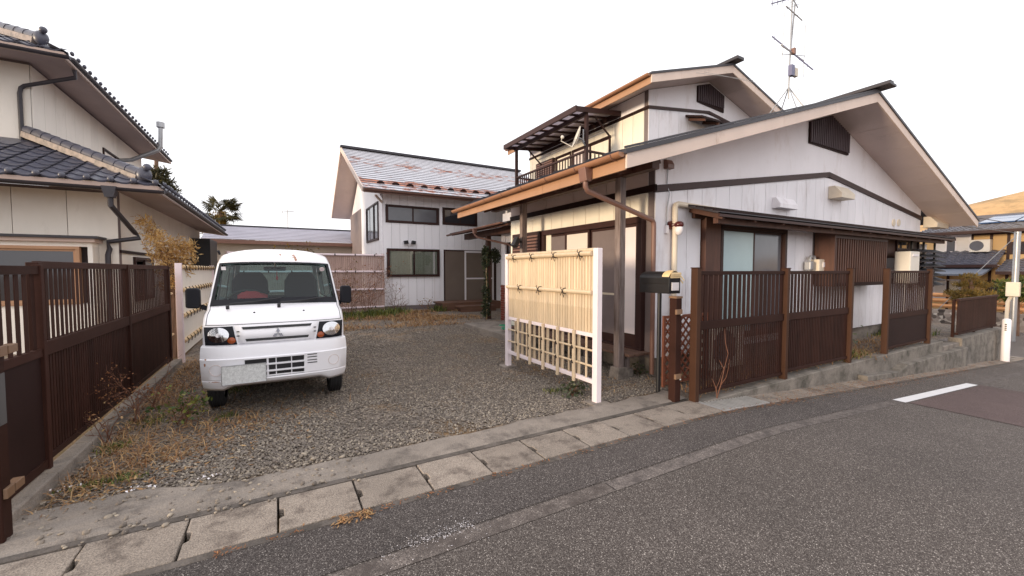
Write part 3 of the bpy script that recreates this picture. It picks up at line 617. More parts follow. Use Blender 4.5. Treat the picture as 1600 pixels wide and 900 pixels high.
# ================================================================== upper storey, balcony, porch
UX, UY, UE, UZ, UB, UF = 7.8, 7.1, 7.15, 5.86, 6.42, 12.45
def uroofz(x): return UZ + .303*(min(x, 2*RX-x) - UE)
up = house   # the upper storey is part of the same house
uw = MB().prism([(UX, 3.6), (2*RX-UX, 3.6), (2*RX-UX, uroofz(UX)-.1), (RX, uroofz(RX)-.1), (UX, uroofz(UX)-.1)], 'y', UY, UY+.1).build('wall', K['seam'], up)
us = bx('wall', K['seam'], up, UX, UX+.1, UY+.101, UF, 3.6, uroofz(UX)-.1)
bx('wall', K['white_panel'], up, 2*RX-UX-.1, 2*RX-UX, UY+.101, UF, 3.6, uroofz(UX)-.1)
ub = lambda x: 5.50 + .13*(min(x, 2*RX-x)-UX)
panels(uw, 'y', UY, UX, 2*RX-UX, lambda x: 3.65, lambda x: ub(x)-.03, .36, K['white_panel'])
MB().prism([(UX, ub(UX)+.04), (RX, ub(RX)+.04), (2*RX-UX, ub(UX)+.04), (2*RX-UX, uroofz(UX)-.14), (RX, uroofz(RX)-.14), (UX, uroofz(UX)-.14)], 'y', UY-.016, UY-.001).build('stucco_gable', K['stucco'], uw)
MB().bar((UX-.03, UY-.02, ub(UX)+.005), (RX+.01, UY-.02, ub(RX)+.005), .05, .07).bar((RX, UY-.02, ub(RX)+.005), (2*RX-UX, UY-.02, ub(UX)+.005), .05, .07).build('band', K['brown'], uw)
bx('band', K['brown_dark'], us, UX-.04, UX-.001, UY-.04, UF, ub(UX)-.03, ub(UX)+.04)
k1, k2 = PX(962, 207, UX), PX(880, 258, UX)
panels(us, 'x', UX, UY+.11, UF, lambda y: 3.65, lambda y: ub(UX)-.035, .36, K['cream_panel'])
panels(us, 'x', UX, UY+.11, UF, lambda y: ub(UX)+.045, lambda y: uroofz(UX)-.15, .9, K['white_panel'])
uv = MB(); a, b = PY(1088, 130, UY)[0], PY(1129, 140, UY)[0]
uvv = MB().prism([(a, 5.98), (b, 5.9), (b, uroofz(b)-.2), (RX, uroofz(RX)-.2), (a, uroofz(a)-.2)], 'y', UY-.05, UY-.017).build('gable_vent', K['brown_dark'], up)
for i in range(14):
    x = a+.03+(b-a-.06)*i/13; bx('slat', K['vent_brown'], uvv, x-.016, x+.016, UY-.07, UY-.051, 6.0, uroofz(x)-.22)
r1 = slab_roof(UE-.03, RX, UB-.02, UF+.5, lambda x: uroofz(x)+.06, .05, 'roof', K['roof_dark'], up)
r2 = slab_roof(RX, 2*RX-UE+.03, UB-.02, UF+.5, lambda x: uroofz(x)+.06, .05, 'roof', K['roof_dark'], up)
MB().box(RX-.14, RX+.14, UB-.2, UF+.5, uroofz(RX)+.07, uroofz(RX)+.15).build('ridge_cap', K['roof_dark'], r1, bevel=.01)
soff(UE+.03, RX, UB+.03, UY-.018, lambda x: uroofz(x)-.12, 4, 'x', r1); soff(RX, 2*RX-UE-.03, UB+.03, UY-.018, lambda x: uroofz(x)-.12, 4, 'x', r2)
soff(UE+.03, UX-.02, UY-.016, UF, lambda x: uroofz(x)-.12, 5, 'y', r1)
for x0, x1, par in ((UE, RX, r1), (RX, 2*RX-UE, r2)):
    for i in range(3):
        p, q = x0+(x1-x0)*i/3+.002, x0+(x1-x0)*(i+1)/3-.002
        MB().prism([(p, uroofz(p)-.17), (q, uroofz(q)-.17), (q, uroofz(q)+.01), (p, uroofz(p)+.01)], 'y', UB, UB+.028).build('barge_board', K['fascia'], par)
bx('fascia', K['fascia_side'], r1, UE, UE+.028, UB+.03, UF+.45, UZ-.18, UZ+.01)
half_gutter((UE-.06, UB+.02, UZ+.02), (UE-.06, UF+.45, UZ), .055, K['gutter'], r1)
# window hood on the upper gable
a = PY(1070, 186, UY); MB().add([(a[0],UY-.02,a[2]+.1),(a[0]+2,UY-.02,a[2]+.1),(a[0]+2,UY-.5,a[2]-.06),(a[0],UY-.5,a[2]-.06),(a[0],UY-.02,a[2]+.05),(a[0]+2,UY-.02,a[2]+.05),(a[0]+2,UY-.5,a[2]-.11),(a[0],UY-.5,a[2]-.11)], [(0,3,2,1),(4,5,6,7),(0,1,5,4),(1,2,6,5),(2,3,7,6),(3,0,4,7)]).build('window_hood', K['brown_dark'], up)
for i in range(4): MB().bar((a[0]+.15+i*.55, UY-.02, a[2]+.01), (a[0]+.15+i*.55, UY-.48, a[2]-.14), .05, .06).build('rafter', K['wood_dark'], up)
# upper windows to the balcony
wa, wb_ = PX(964, 205, UX), PX(880, 230, UX)
window_x(up, UX-.02, 8.35, 10.0, 4.1, 5.2, [(.5, K['frost_tan']), (.5, K['frost'])], K['brown'], t=.06)
ush = bx('shutter_box', K['brown'], up, UX-.1, UX-.015, 10.9, 11.9, 4.05, 5.2)
for i in range(16): bx('louvre_rib', K['pipe_brown'], ush, UX-.115, UX-.1001, 10.94, 11.86, 4.09+i*.068, 4.13+i*.068)
window_x(up, UX-.02, 10.05, 10.85, 4.05, 5.2, [(1, K['frost_tan'])], K['brown'], t=.05)
# ---- balcony
BX, BA, BB = 6.7, 8.06, 11.5
zf_ = roofz(6.7)+.13; zr = PX(916, 234, BX)[2]
bal = thing('balcony', 'brown railed balcony with flat translucent roof above the low eave', 'balcony', (7.2, 9.8, zf_-.1))
bx('floor', K['brown'], bal, BX-.05, UX-.12, BA-.05, BB+.05, zf_-.06, zf_)
ptop = 5.42
for y in (BA, BB): bx('post', K['brown'], bal, BX-.04, BX+.04, y-.04, y+.04, zf_-.22, ptop, bevel=.004)
bx('top_rail', K['brown'], bal, BX-.03, BX+.03, BA+.041, BB-.041, zr-.05, zr, bevel=.004); bx('bottom_rail', K['brown'], bal, BX-.02, BX+.02, BA+.041, BB-.041, zf_+.05, zf_+.09)
for y in (BA, BB): bx('side_rail', K['brown'], bal, BX+.041, UX-.03, y-.025, y+.025, zr-.05, zr)
n = 27
for i in range(n):
    y = BA+.12+(BB-BA-.24)*i/(n-1); bx('baluster', K['brown'], bal, BX-.012, BX+.012, y-.012, y+.012, zf_+.091, zr-.051)
for i in range(7):
    x = BX+.15+i*.13; bx('baluster', K['brown'], bal, x-.012, x+.012, BA-.012, BA+.012, zf_+.0, zr-.051)
# balcony roof: frame, purlins, panels
bz = lambda x: 5.50 + .10*(x-6.4)
ry0, ry1, rx0, rx1 = 7.98, 11.65, 6.35, 7.72
K['poly'] = mat_leaf('poly', [C(214,208,214), C(214,208,214)], .4, .6)
b = MB().box(rx0-.05, rx0, ry0, ry1, bz(rx0)-.06, bz(rx0)+.08); b.build('front_beam', K['brown'], bal, bevel=.004)
for y in (ry0, ry1-.05): MB().add([(rx0,y,bz(rx0)-.05),(rx1,y,bz(rx1)-.05),(rx1,y,bz(rx1)+.07),(rx0,y,bz(rx0)+.07),(rx0,y+.05,bz(rx0)-.05),(rx1,y+.05,bz(rx1)-.05),(rx1,y+.05,bz(rx1)+.07),(rx0,y+.05,bz(rx0)+.07)], [(0,1,2,3),(7,6,5,4),(0,4,5,1),(1,5,6,2),(2,6,7,3),(3,7,4,0)]).build('side_beam', K['brown'], bal)
bx('back_beam', K['brown'], bal, rx1, rx1+.06, ry0, ry1, bz(rx1)-.06, bz(rx1)+.07)
bx('post_beam', K['brown'], bal, BX-.035, BX+.035, ry0+.055, ry1-.055, ptop+.001, bz(BX)-.001)
ny = 8
for i in range(1, ny):
    y = ry0+(ry1-ry0)*i/ny; MB().bar((rx0+.01, y, bz(rx0)+.02), (rx1-.01, y, bz(rx1)+.02), .04, .05).build('purlin', K['brown'], bal)
for i in range(ny):
    y0_, y1_ = ry0+.06+(ry1-ry0-.06)*i/ny, ry0+.05+(ry1-ry0-.06)*(i+1)/ny-.03
    slab_roof(rx0+.01, rx1-.01, y0_, y1_, lambda x: bz(x)+.06, .006, 'roof_panel', K['poly'], bal)
for y in (BA+.1, BB-.1): MB().bar((BX+.9, y, 5.05), (BX+.35, y, bz(BX)-.03), .035, .035).build('brace', K['brown'], bal)
MB().tube([(BX+.75, BA+.1, 5.2), (BX+.75, BB-.1, 5.2)], .016, 8).build('laundry_pole', K['steel'], bal, smooth=True)
# satellite dish clamped to the balcony post
dp = PX(896, 217, BX-.25)
sat = thing('satellite_dish', 'white satellite dish clamped on the near post of the balcony', 'satellite dish', (BX, BA, dp[2]-.3))
dc = Vector((BX-.28, BA+.05, dp[2])); nrm = Vector((-.85, .42, .33)).normalized(); tu = nrm.cross(Vector((0,0,1))).normalized(); tv = tu.cross(nrm)
rows = [[dc + (tu*math.cos(a)+tv*math.sin(a))*.27*r_ + nrm*.07*(r_*r_-1) for a in [2*math.pi*j/24 for j in range(25)]] for r_ in (.02,.3,.55,.8,1)]
MB().grid(rows).build('dish', K['ac'], sat, smooth='all', solid=.006)
MB().tube([dc - nrm*.07, dc - nrm*.14, (BX-.06, BA, dp[2]-.1)], .02, 8).build('bracket', K['steel'], sat, smooth=True)
MB().tube([(BX-.1, BA, dp[2]+.2), (BX-.1, BA, dp[2]-.12), (BX-.03, BA, dp[2]-.18)], .018, 8).build('mast', K['steel'], sat, smooth=True)
e = dc + nrm*.32 - tv*.12; MB().tube([dc - tv*.26, e - tv*.1, e], .012, 6).build('feed_arm', K['ac'], sat, smooth=True); MB().ball(e, .045, .045, .045, 8, 5).build('receiver', K['ac'], sat, smooth='all')
# ---- entrance porch
por = thing('entrance_porch', 'small brown lean-to porch roof on a dark post over the house entrance', 'porch', (5.9, 11, 0))
pz = lambda x: 2.84 + .22*(x-5.2)
slab_roof(5.18, 7.75, 9.4, 13.5, lambda x: pz(x)+.04, .04, 'porch_roof', K['roof_dark'], por)
slab_roof(5.24, 7.7, 9.44, 13.46, lambda x: pz(x)-.02, .05, 'porch_ceiling', K['wood_dark'], por)
half_gutter((5.13, 9.6, 2.87), (5.13, 13.6, 2.82), .05, K['pipe_brown'], por)
bx('post', K['wood_dark'], por, 5.66, 5.80, 11.53, 11.67, .05, pz(5.73)-.3, bevel=.006); bx('beam', K['wood_dark'], por, 5.64, 5.82, 9.4, 13.3, pz(5.73)-.3, pz(5.73)-.11)
bx('beam', K['wood_dark'], por, 5.83, 7.7, 11.54, 11.66, pz(5.73)-.28, pz(5.73)-.1)
MB().tube([(5.13, 11.3, 2.8), (5.13, 11.3, 2.66), (5.2, 11.25, 2.58), (5.9, 10.6, 2.36), (5.92, 10.5, 2.3), (5.92, 10.45, .2)], .03, 8).build('downpipe', K['pipe_brown'], por, smooth=True)
MB().prism([(5.07, 2.82), (5.19, 2.82), (5.17, 2.7), (5.09, 2.7)], 'y', 11.24, 11.36).build('rain_hopper', K['pipe_brown'], por)
# entrance wall and door
ent = bx('wall', K['white_panel'], house, 5.95, 6.05, E1+.001, 11.05, .2, 3.3)
bx('wall', K['white_panel'], house, 6.051, 7.9, 10.95, 11.05, .2, 3.4)
ed = window_x(house, 5.94, 9.0, 10.75, .22, 2.42, [(.5, K['pane_dark']), (.5, K['pane_dark'])], K['brown_dark'], t=.08, name='entrance_door')
bx('kick_panel', K['lattice'], ed, 5.90, 5.905, 9.2, 10.6, .45, .75)
bp = bx('brick_pier', K['mortar'], house, 5.90, 6.06, 10.80, 11.06, 0, 1.15)
for r_ in range(16):
    z = .01+r_*.071
    for j in range(2):
        o = (r_ % 2)*.07; bx('brick', K['brick'], bp, 5.885, 5.8995, 10.805+j*.125+o*.5, 10.92+j*.125+o*.3, z, z+.06)
        bx('brick', K['brick'], bp, 5.91+j*.08, 5.98+j*.07, 10.785, 10.7995, z, z+.06)
bx('pilaster', K['white_frame'], house, 5.90, 6.06, 10.82, 11.052, 1.151, 2.75)
pad = bx('entrance_step', K['concrete'], None, 4.42, 5.94, 7.95, 10.5, -.02, .13, bevel=.012); tag(pad, 'low concrete entrance step beside the yard gravel under the porch', 'step')
for i, y in enumerate((8.4, 9.3)): pass
sp = bx('spotlight', K['black'], None, 4.19, 4.27, 7.12, 7.24, 2.0, 2.1, bevel=.01)
bpy.data.objects.remove(sp)
spt = thing('security_light', 'black security floodlight clamped to the far veranda pillar', 'floodlight', (4.2, 7.18, 2.1))
MB().tube([(4.29, 7.18, 2.17), (4.2, 7.18, 2.2)], .02, 8).build('arm', K['black'], spt); MB().prism([(4.08, 2.1), (4.16, 2.04), (4.24, 2.2), (4.18, 2.28)], 'y', 7.1, 7.26).build('lamp_head', K['black'], spt, bevel=.012)
# ================================================================== rear annex
AY, AX0, AX1 = 15.0, 3.24, 9.5
K['annex_panel'] = M('annex_panel', C(248,245,249), .5, .04, 1.2, col2=C(226,220,226), thr=(.62,.85), stretch=(2,2,.5))
ann = thing('rear_annex', 'white two storey annex with rust streaked steep metal roof behind the yard', 'house', (6, AY, .1))
aw = bx('wall', K['seam'], ann, AX0, AX1, AY, AY+.12, .1, 4.35)
az = bx('wall', K['seam'], ann, AX0, AX0+.1, AY+.121, 22.5, .1, 4.35)
def q(px, py): p = PY(px, py, AY); return p[0], p[2]
u0, u1 = q(602, 319), q(665, 351); u2, u3 = q(691, 324), q(745, 354); l0, l1 = q(604, 388), q(686, 432); d0, d1 = q(693, 390), q(775, 477)
O = [(u0[0], u1[0]+.05, u1[1], u0[1]-.02), (u2[0], u3[0], u3[1], u2[1]), (l0[0], l1[0], l1[1], l0[1]), (d0[0], d1[0], d1[1], d0[1])]
u_all = (u0[0], q(685,351)[0], u1[1], u0[1])
O[0] = u_all
panels(aw, 'y', AY, AX0, AX1, lambda x: .3, lambda x: 4.3, .30, K['annex_panel'], O)
panels(az, 'x', AX0, AY, 19.2, lambda y: .3, lambda y: 4.35+.5*(y-15)-.2, .36, K['annex_panel'])
bx('plinth', K['seam'], ann, AX0-.03, AX1, AY-.05, AY-.001, .12, .29)
window_y(ann, AY-.02, *u_all[:2], u_all[2], u_all[3], [(.5, K['pane_grey']), (.5, K['pane_grey'])], K['brown'], t=.06)
window_y(ann, AY-.02, u2[0], u3[0], u3[1], u2[1], [(.5, K['pane_dark']), (.5, K['pane_dark'])], K['brown'], t=.06)
wl = window_y(ann, AY-.07, l0[0], l1[0], l1[1], l0[1], [(.5, K['glass']), (.5, K['glass'])], K['brown'], t=.06)
for j in range(2):
    m = (l0[0]+l1[0])/2; xa, xb = (l0[0]+.07, m-.03) if j == 0 else (m+.03, l1[0]-.07)
    xs = np.linspace(xa, xb, 40); MB().grid([[(x, AY-.034+.008*math.sin(x*60+j)+.006*math.sin(x*23), z) for x in xs] for z in (l1[1]+.06, (l0[1]+l1[1])/2, l0[1]-.06)]).build('curtain', K['curtain'], wl, smooth='all')
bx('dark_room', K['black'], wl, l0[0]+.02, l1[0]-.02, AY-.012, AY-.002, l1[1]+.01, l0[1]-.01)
dw = bx('door_frame', K['brown'], ann, d0[0], d1[0], AY-.03, AY+.05, d1[1]-.05, d0[1])
bx('pane', K['pane_tan'], dw, d0[0]+.05, d0[0]+.85, AY-.036, AY-.031, d1[1]+.2, d0[1]-.06)
sx0, sx1 = q(725, 390)[0], q(768, 390)[0]
sc = MB().box(sx0, sx0+.06, AY-.075, AY-.04, d1[1], d0[1]-.03).box(sx1, sx1+.06, AY-.075, AY-.04, d1[1], d0[1]-.03).box(sx0+.06, sx1, AY-.07, AY-.045, d0[1]-.1, d0[1]-.03).box(sx0+.06, sx1, AY-.07, AY-.045, d1[1], d1[1]+.08).box(sx0+.06, sx1, AY-.07, AY-.045, (d0[1]+d1[1])/2-.03, (d0[1]+d1[1])/2+.03).build('screen_door', K['white_frame'], dw)
bx('pane', K['pane_tan'], sc, sx0+.06, sx1, AY-.06, AY-.055, d1[1]+.08, d0[1]-.1)
# steep roof in overlapping metal courses, rusted
def mat_rust():
    m = M('roof_metal', C(212,210,216), .5, .1, 2, col2=C(180,176,182), thr=(.5,.7), stretch=(.5,2,2)); t = m.node_tree; L = t.links.new; p = t.nodes['Principled BSDF']
    src = p.inputs['Base Color'].links[0].from_socket; g = node(t, 'ShaderNodeNewGeometry'); sp_ = node(t, 'ShaderNodeSeparateXYZ'); L(g.outputs['Position'], sp_.inputs[0])
    mp = node(t, 'ShaderNodeMapping'); mp.inputs['Scale'].default_value = (1.2, 2.4, 0); L(g.outputs['Position'], mp.inputs[0])
    n = node(t, 'ShaderNodeTexNoise'); n.inputs['Scale'].default_value = 1.1; n.inputs['Detail'].default_value = 8; n.inputs['Roughness'].default_value = .7; L(mp.outputs[0], n.inputs[0])
    # wear gathers along the snow guards near the eave (y about 15) and thins out uphill
    m0 = node(t, 'ShaderNodeMapRange'); m0.inputs[1].default_value = 14.2; m0.inputs[2].default_value = 19.4; L(sp_.outputs[1], m0.inputs[0])
    rb = node(t, 'ShaderNodeValToRGB'); L(m0.outputs[0], rb.inputs[0]); e = rb.color_ramp.elements; e[0].position = 0; e[0].color = (.18,)*3+(1,); e[1].position = 1; e[1].color = (.0,)*3+(1,)
    for ps, vv in ((.07, .13), (.10, .09), (.13, .26), (.20, .24), (.25, .03), (.5, .03), (.57, .145), (.73, .135), (.8, .02)): e.new(ps).color = (vv,)*3+(1,)
    mr = node(t, 'ShaderNodeMath', operation='SUBTRACT'); L(rb.outputs[0], mr.inputs[0]); mr.inputs[1].default_value = .08
    ad = node(t, 'ShaderNodeMath', operation='ADD'); L(n.outputs[0], ad.inputs[0]); L(mr.outputs[0], ad.inputs[1])
    r = node(t, 'ShaderNodeMapRange'); r.inputs[1].default_value = .57; r.inputs[2].default_value = .61; L(ad.outputs[0], r.inputs[0])
    n2 = node(t, 'ShaderNodeTexNoise'); n2.inputs['Scale'].default_value = 7; L(g.outputs['Position'], n2.inputs[0]); cr = node(t, 'ShaderNodeValToRGB'); cr.color_ramp.elements[0].color = C(112,56,42); cr.color_ramp.elements[1].color = C(196,112,66); cr.color_ramp.elements[0].position = .35; cr.color_ramp.elements[1].position = .65; L(n2.outputs[0], cr.inputs[0])
    mm = node(t, 'ShaderNodeMix', data_type='RGBA'); L(r.outputs[0], mm.inputs[0]); L(src, mm.inputs[6]); L(cr.outputs[0], mm.inputs[7]); L(mm.outputs[2], p.inputs['Base Color']); return m
K['roof_metal'] = mat_rust()
AE, AEZ, AR, ARZ, AGX = 14.25, 4.30, 19.4, 6.9, 2.45
nrow = 21; rows = []; arf = None
ay = lambda t: AE+(AR-AE)*t; azf = lambda t: AEZ+(ARZ-AEZ)*t
b = MB(); be = MB()
for i in range(nrow):
    t0, t1 = i/nrow, (i+1)/nrow; h0, h1 = .036, .015
    v = [(x, ay(t), azf(t)+h) for t, h in ((t0, h0), (t1, h1)) for x in (AGX, 11.5)]; v += [(x, ay(t0), azf(t0)+.02) for x in (AGX, 11.5)]
    b.add(v[:4], [(0,1,3,2)]); be.add([(x, y-.004, z) for x, y, z in (v[0], v[1], v[5], v[4])], [(0,1,2,3)])
arf = b.build('roof', K['roof_metal'], ann); be.build('course_edge_shade', K['pane_grey'], arf)  # edges coloured darker to paint the shadow line under each course
MB().add([(AGX,AE+.02,AEZ),(11.5,AE+.02,AEZ),(11.5,AR,ARZ),(AGX,AR,ARZ),(AGX,23.4,ARZ-2.5),(11.5,23.4,ARZ-2.5)], [(0,1,2,3),(3,2,5,4)]).build('roof_deck', K['soffit'], arf)
MB().add([(AGX,AE+.05,AEZ-.1),(11.5,AE+.05,AEZ-.1),(11.5,AR,ARZ-.1),(AGX,AR,ARZ-.1),(AGX,23.4,ARZ-2.6),(11.5,23.4,ARZ-2.6)], [(0,1,2,3),(3,2,5,4)]).build('soffit', K['soffit'], arf)
MB().add([(AGX,AR,ARZ+.02),(11.5,AR,ARZ+.02),(11.5,23.4,ARZ-2.46),(AGX,23.4,ARZ-2.46)], [(0,1,2,3)]).build('rear_slope', K['roof_dark'], arf)
MB().bar((AGX-.03, AR, ARZ+.07), (11.5, AR, ARZ+.07), .3, .09).build('ridge_cap', K['roof_dark'], arf)
MB().bar((AGX, AE+.01, AEZ-.03), (AGX, AR, ARZ-.03), .04, .17).bar((AGX, AR, ARZ-.03), (AGX, 23.4, ARZ-2.53), .04, .17).build('barge_board', K['fascia'], arf)
bx('fascia', K['pipe_brown'], arf, AGX+.03, 11.5, AE+.02, AE+.05, AEZ-.12, AEZ+.01)
half_gutter((11.4, AE-.04, AEZ-.0), (AGX+.05, AE-.04, AEZ-.02), .055, K['pipe_brown'], arf)
for i in range(12):
    x = 3.15+i*.52; t = .11; MB().prism([(x-.13, azf(t)+.03), (x+.13, azf(t)+.03), (x+.12, azf(t)+.09), (x+.05, azf(t)+.13), (x-.05, azf(t)+.13), (x-.12, azf(t)+.09)], 'y', ay(t), ay(t)+.05).build('snow_guard', K['brown_dark'], arf)
MB().prism([(AY-.05, 4.25), (19.3, 6.75), (22.9, 4.3), (22.9, 3.9), (AY-.05, 3.9)], 'x', AX0+.102, AX0+.2).build('gable_wall', K['white_panel'], ann)
MB().bar((AX0-.3, AY-.3, 4.18), (AX0-.02, AY-.02, 4.0), .06, .06).build('bracket', K['fascia'], ann)
# corner bay window on the annex side
sb = PX(566, 332, AX0), PX(582, 378, AX0)
wx = window_x(ann, AX0-.03, 15.6, 17.9, PX(575, 380, AX0)[2], PX(575, 326, AX0)[2], [(.34, K['pane_grey']), (.33, K['pane_grey']), (.33, K['pane_grey'])], K['brown'], t=.06)
tag(MB().tube([(5.1, AY-.06, q(693,470)[1]), (5.1, AY-.06, q(693,388)[1])], .012, 6).build('wall_cable', K['white_frame'], None), 'thin white cable running down the annex wall to a small box', 'cable')
lc = PY(640, 381, AY-.1)
fl = thing('annex_floodlight', 'black twin head floodlight above the curtained annex window', 'floodlight', (lc[0], AY-.02, lc[2]))
bx('mount', K['white_frame'], fl, lc[0]-.06, lc[0]+.06, AY-.07, AY-.016, lc[2]-.06, lc[2]+.06)
for s in (-1, 1): MB().prism([(lc[0]+s*.05, lc[2]), (lc[0]+s*.2, lc[2]-.02), (lc[0]+s*.22, lc[2]+.1), (lc[0]+s*.08, lc[2]+.12)], 'y', AY-.2, AY-.072).build('lamp_head', K['black'], fl, bevel=.01)
# steps in front of the annex door
for i, (x0, x1, y0, y1, z1) in enumerate(((5.05, 7.4, 13.9, 14.94, .42), (5.5, 6.9, 13.3, 13.88, .32))):
    t_ = thing('timber_step', ('wide dark plank deck below the annex sliding door', 'lower dark timber step in front of the annex deck')[i], 'step', ((x0+x1)/2, y0, .1))
    nb = 6 if i == 0 else 3
    for j in range(nb):
        a, b2 = y0+(y1-y0)*j/nb+.006, y0+(y1-y0)*(j+1)/nb-.006; bx('plank', K['deck_x'], t_, x0, x1, a, b2, z1-.05, z1, bevel=.004)
    bx('skirt', K['deck_x'], t_, x0+.01, x1-.01, y0+.01, y0+.05, .08, z1-.051)
    for x in (x0+.1, x1-.1): bx('leg', K['wood_dark'], t_, x-.05, x+.05, y0+.1, y1-.1, .08, z1-.051)
# low outbuilding behind
ob = thing('outbuilding', 'low outbuilding with shallow grey metal roof behind the pink bamboo fence', 'outbuilding', (1, 22, .1))
bx('wall', M('shed_wall', C(176,164,152), .8, .08, 2), ob, -2.6, 4.2, 22.3, 22.5, .0, 2.85)
slab = [(-2.9 + 0, 22.0, 2.95), (4.4, 22.0, 2.95), (4.4, 24.6, 3.75), (-2.9, 24.6, 3.75)]
b = MB()
for i in range(9):
    t0, t1 = i/9, (i+1)/9; b.add([(x, 22+2.6*t, 2.95+.8*t+h) for t, h in ((t0, .05), (t1, .015)) for x in (-2.9, 4.4)] + [(x, 22+2.6*t0, 2.95+.8*t0+.01) for x in (-2.9, 4.4)], [(0,1,3,2),(4,5,1,0)])
K['roof_grey'] = M('roof_grey', C(176,174,186), .45, .12, 2, stretch=(.4,2,2))
b.build('roof', K['roof_grey'], ob); bx('fascia', K['pipe_brown'], ob, -2.9, 4.4, 22.0, 22.04, 2.78, 2.95); bx('ridge', K['roof_dark'], ob, -2.95, 4.45, 24.55, 24.7, 3.74, 3.84)
va = thing('roof_aerial', 'small aerial on a thin mast above the low grey roof', 'aerial', (.45, 24.6, 3.8))
MB().tube([(.45, 24.6, 3.75), (.45, 24.6, 4.75)], .02, 6).build('mast', K['galv'], va); MB().tube([(.2, 24.6, 4.62), (.75, 24.6, 4.7)], .02, 5).tube([(.22, 24.6, 4.5), (.22, 24.6, 4.75)], .012, 4).tube([(.45, 24.6, 4.55), (.45, 24.6, 4.85)], .012, 4).build('boom', K['galv'], va)
bx('soffit', K['soffit'], ob, -2.9, 4.4, 22.05, 24.5, 2.86, 2.9)
# ================================================================== neighbour's tiled house
nb = thing('neighbour_house', 'cream two storey house with dark tiled hip roofs beside the parking yard', 'house', (-5, 12, 0))
LX, LY, LEX, LEY, LEZ = -2.4, 9.55, -1.7, 8.77, 2.86
VX, VY, VEX, VEY, VEZ = -3.9, 11.05, -3.2, 10.28, 5.30
FAR = 18
lw = bx('wall', K['seam'], nb, -14, LX, LY, LY+.12, 0, LEZ+.1); lw2 = bx('wall', K['neighbour_wall'], nb, LX-.12, LX, LY+.121, FAR, 0, LEZ+.1)
uw1 = bx('wall', K['seam'], nb, -14, VX, VY, VY+.12, 3.3, VEZ+.1); uw2 = bx('wall', K['seam'], nb, VX-.12, VX, VY+.121, FAR, 3.3, VEZ+.1)
wn0, wn1 = PY(18, 380, LY), PY(197, 412, LY)
WB = (wn0[0]-.0, wn1[0]-.3)
panels(lw, 'y', LY, -9, LX, lambda x: .0, lambda x: LEZ+.05, .62, K['neighbour_wall'], [(-6.6, LX-.35, .9, 1.98)], off=.4)
panels(uw1, 'y', VY, -10, VX, lambda x: 3.4, lambda x: VEZ+.05, .9, K['neighbour_wall'])
panels(uw2, 'x', VX, VY, FAR, lambda y: 3.4, lambda y: VEZ+.05, .455, K['neighbour_wall'], sgn=1, name='siding_panel')
bx('band', K['brown_dark'], lw2, LX+.001, LX+.03, LY, FAR, 1.9, 1.95)
# bay window on the front
bay = thing('bay_window', 'aluminium framed bay window with small ledge roof on the cream neighbour house', 'bay window', (-4.5, LY-.3, .9))
bx('bay_wall', K['neighbour_wall'], bay, -8, LX-.25, LY-.30, LY-.016, .3, 1.05); bx('bay_head', K['neighbour_wall'], bay, -8, LX-.25, LY-.30, LY-.016, 1.98, 2.05)
bx('ledge_roof', K['roof_dark'], bay, -8.1, LX-.15, LY-.42, LY-.016, 2.11, 2.15); bx('ledge_trim', K['fascia_grey'], bay, -8.05, LX-.2, LY-.38, LY-.017, 2.051, 2.109)
bx('bay_side', K['neighbour_wall'], bay, LX-.31, LX-.25, LY-.30, LY-.016, 1.051, 1.979)
K['pane_black'] = M('pane_black', C(46,42,42), .2, .1, 2, spec=.2)
window_y(bay, LY-.3, -8, -4.86, 1.05, 1.98, [(.5, K['pane_black']), (.5, K['pane_black'])], K['brown'], t=.05)
window_y(bay, LY-.3, -4.85, LX-.4, 1.05, 1.98, [(.5, K['pane_black']), (.5, K['pane_dark'])], K['fascia_side'], t=.05)
# hip roofs: soffit, fascia, tile bed, tiles, hip ridges
def hip(ex, ey, ez, wx, wy, rise, par, far, name='roof'):
    """right-front hip corner; front slope to -y, side slope to +x"""
    hx = ex-rise; hy = ey+rise; tz = ez+rise*.45
    L_ = -14
    b = MB().add([(L_,ey,ez+.12),(ex,ey,ez+.12),(hx,hy,tz+.12),(L_,hy,tz+.12)], [(0,1,2,3)]).add([(ex,ey,ez+.12),(ex,far+.5,ez+.12),(hx,far+.5,tz+.12),(hx,hy,tz+.12)], [(0,1,2,3)])
    o = b.build(name, K['tile'], par)
    MB().add([(L_,ey,ez),(ex,ey,ez),(ex,far+.5,ez),(wx-.15,far+.5,ez+.12),(wx-.15,wy+.13,ez+.12),(L_,wy+.13,ez+.12)], [(0,1,4,5),(1,2,3,4)]).build('soffit', K['soffit_grey'], o)
    bx('fascia', K['fascia_grey'], o, L_, ex, ey-.002, ey+.03, ez+.001, ez+.115); bx('fascia', K['fascia_grey'], o, ex-.03, ex+.002, ey+.031, far+.5, ez+.001, ez+.115)
    return o, hx, hy, tz
lr, lhx, lhy, ltz = hip(LEX, LEY, LEZ, LX, LY, 2.25, nb, FAR)
ur, uhx, uhy, utz = hip(VEX, VEY, VEZ, VX, VY, 3.2, nb, FAR)
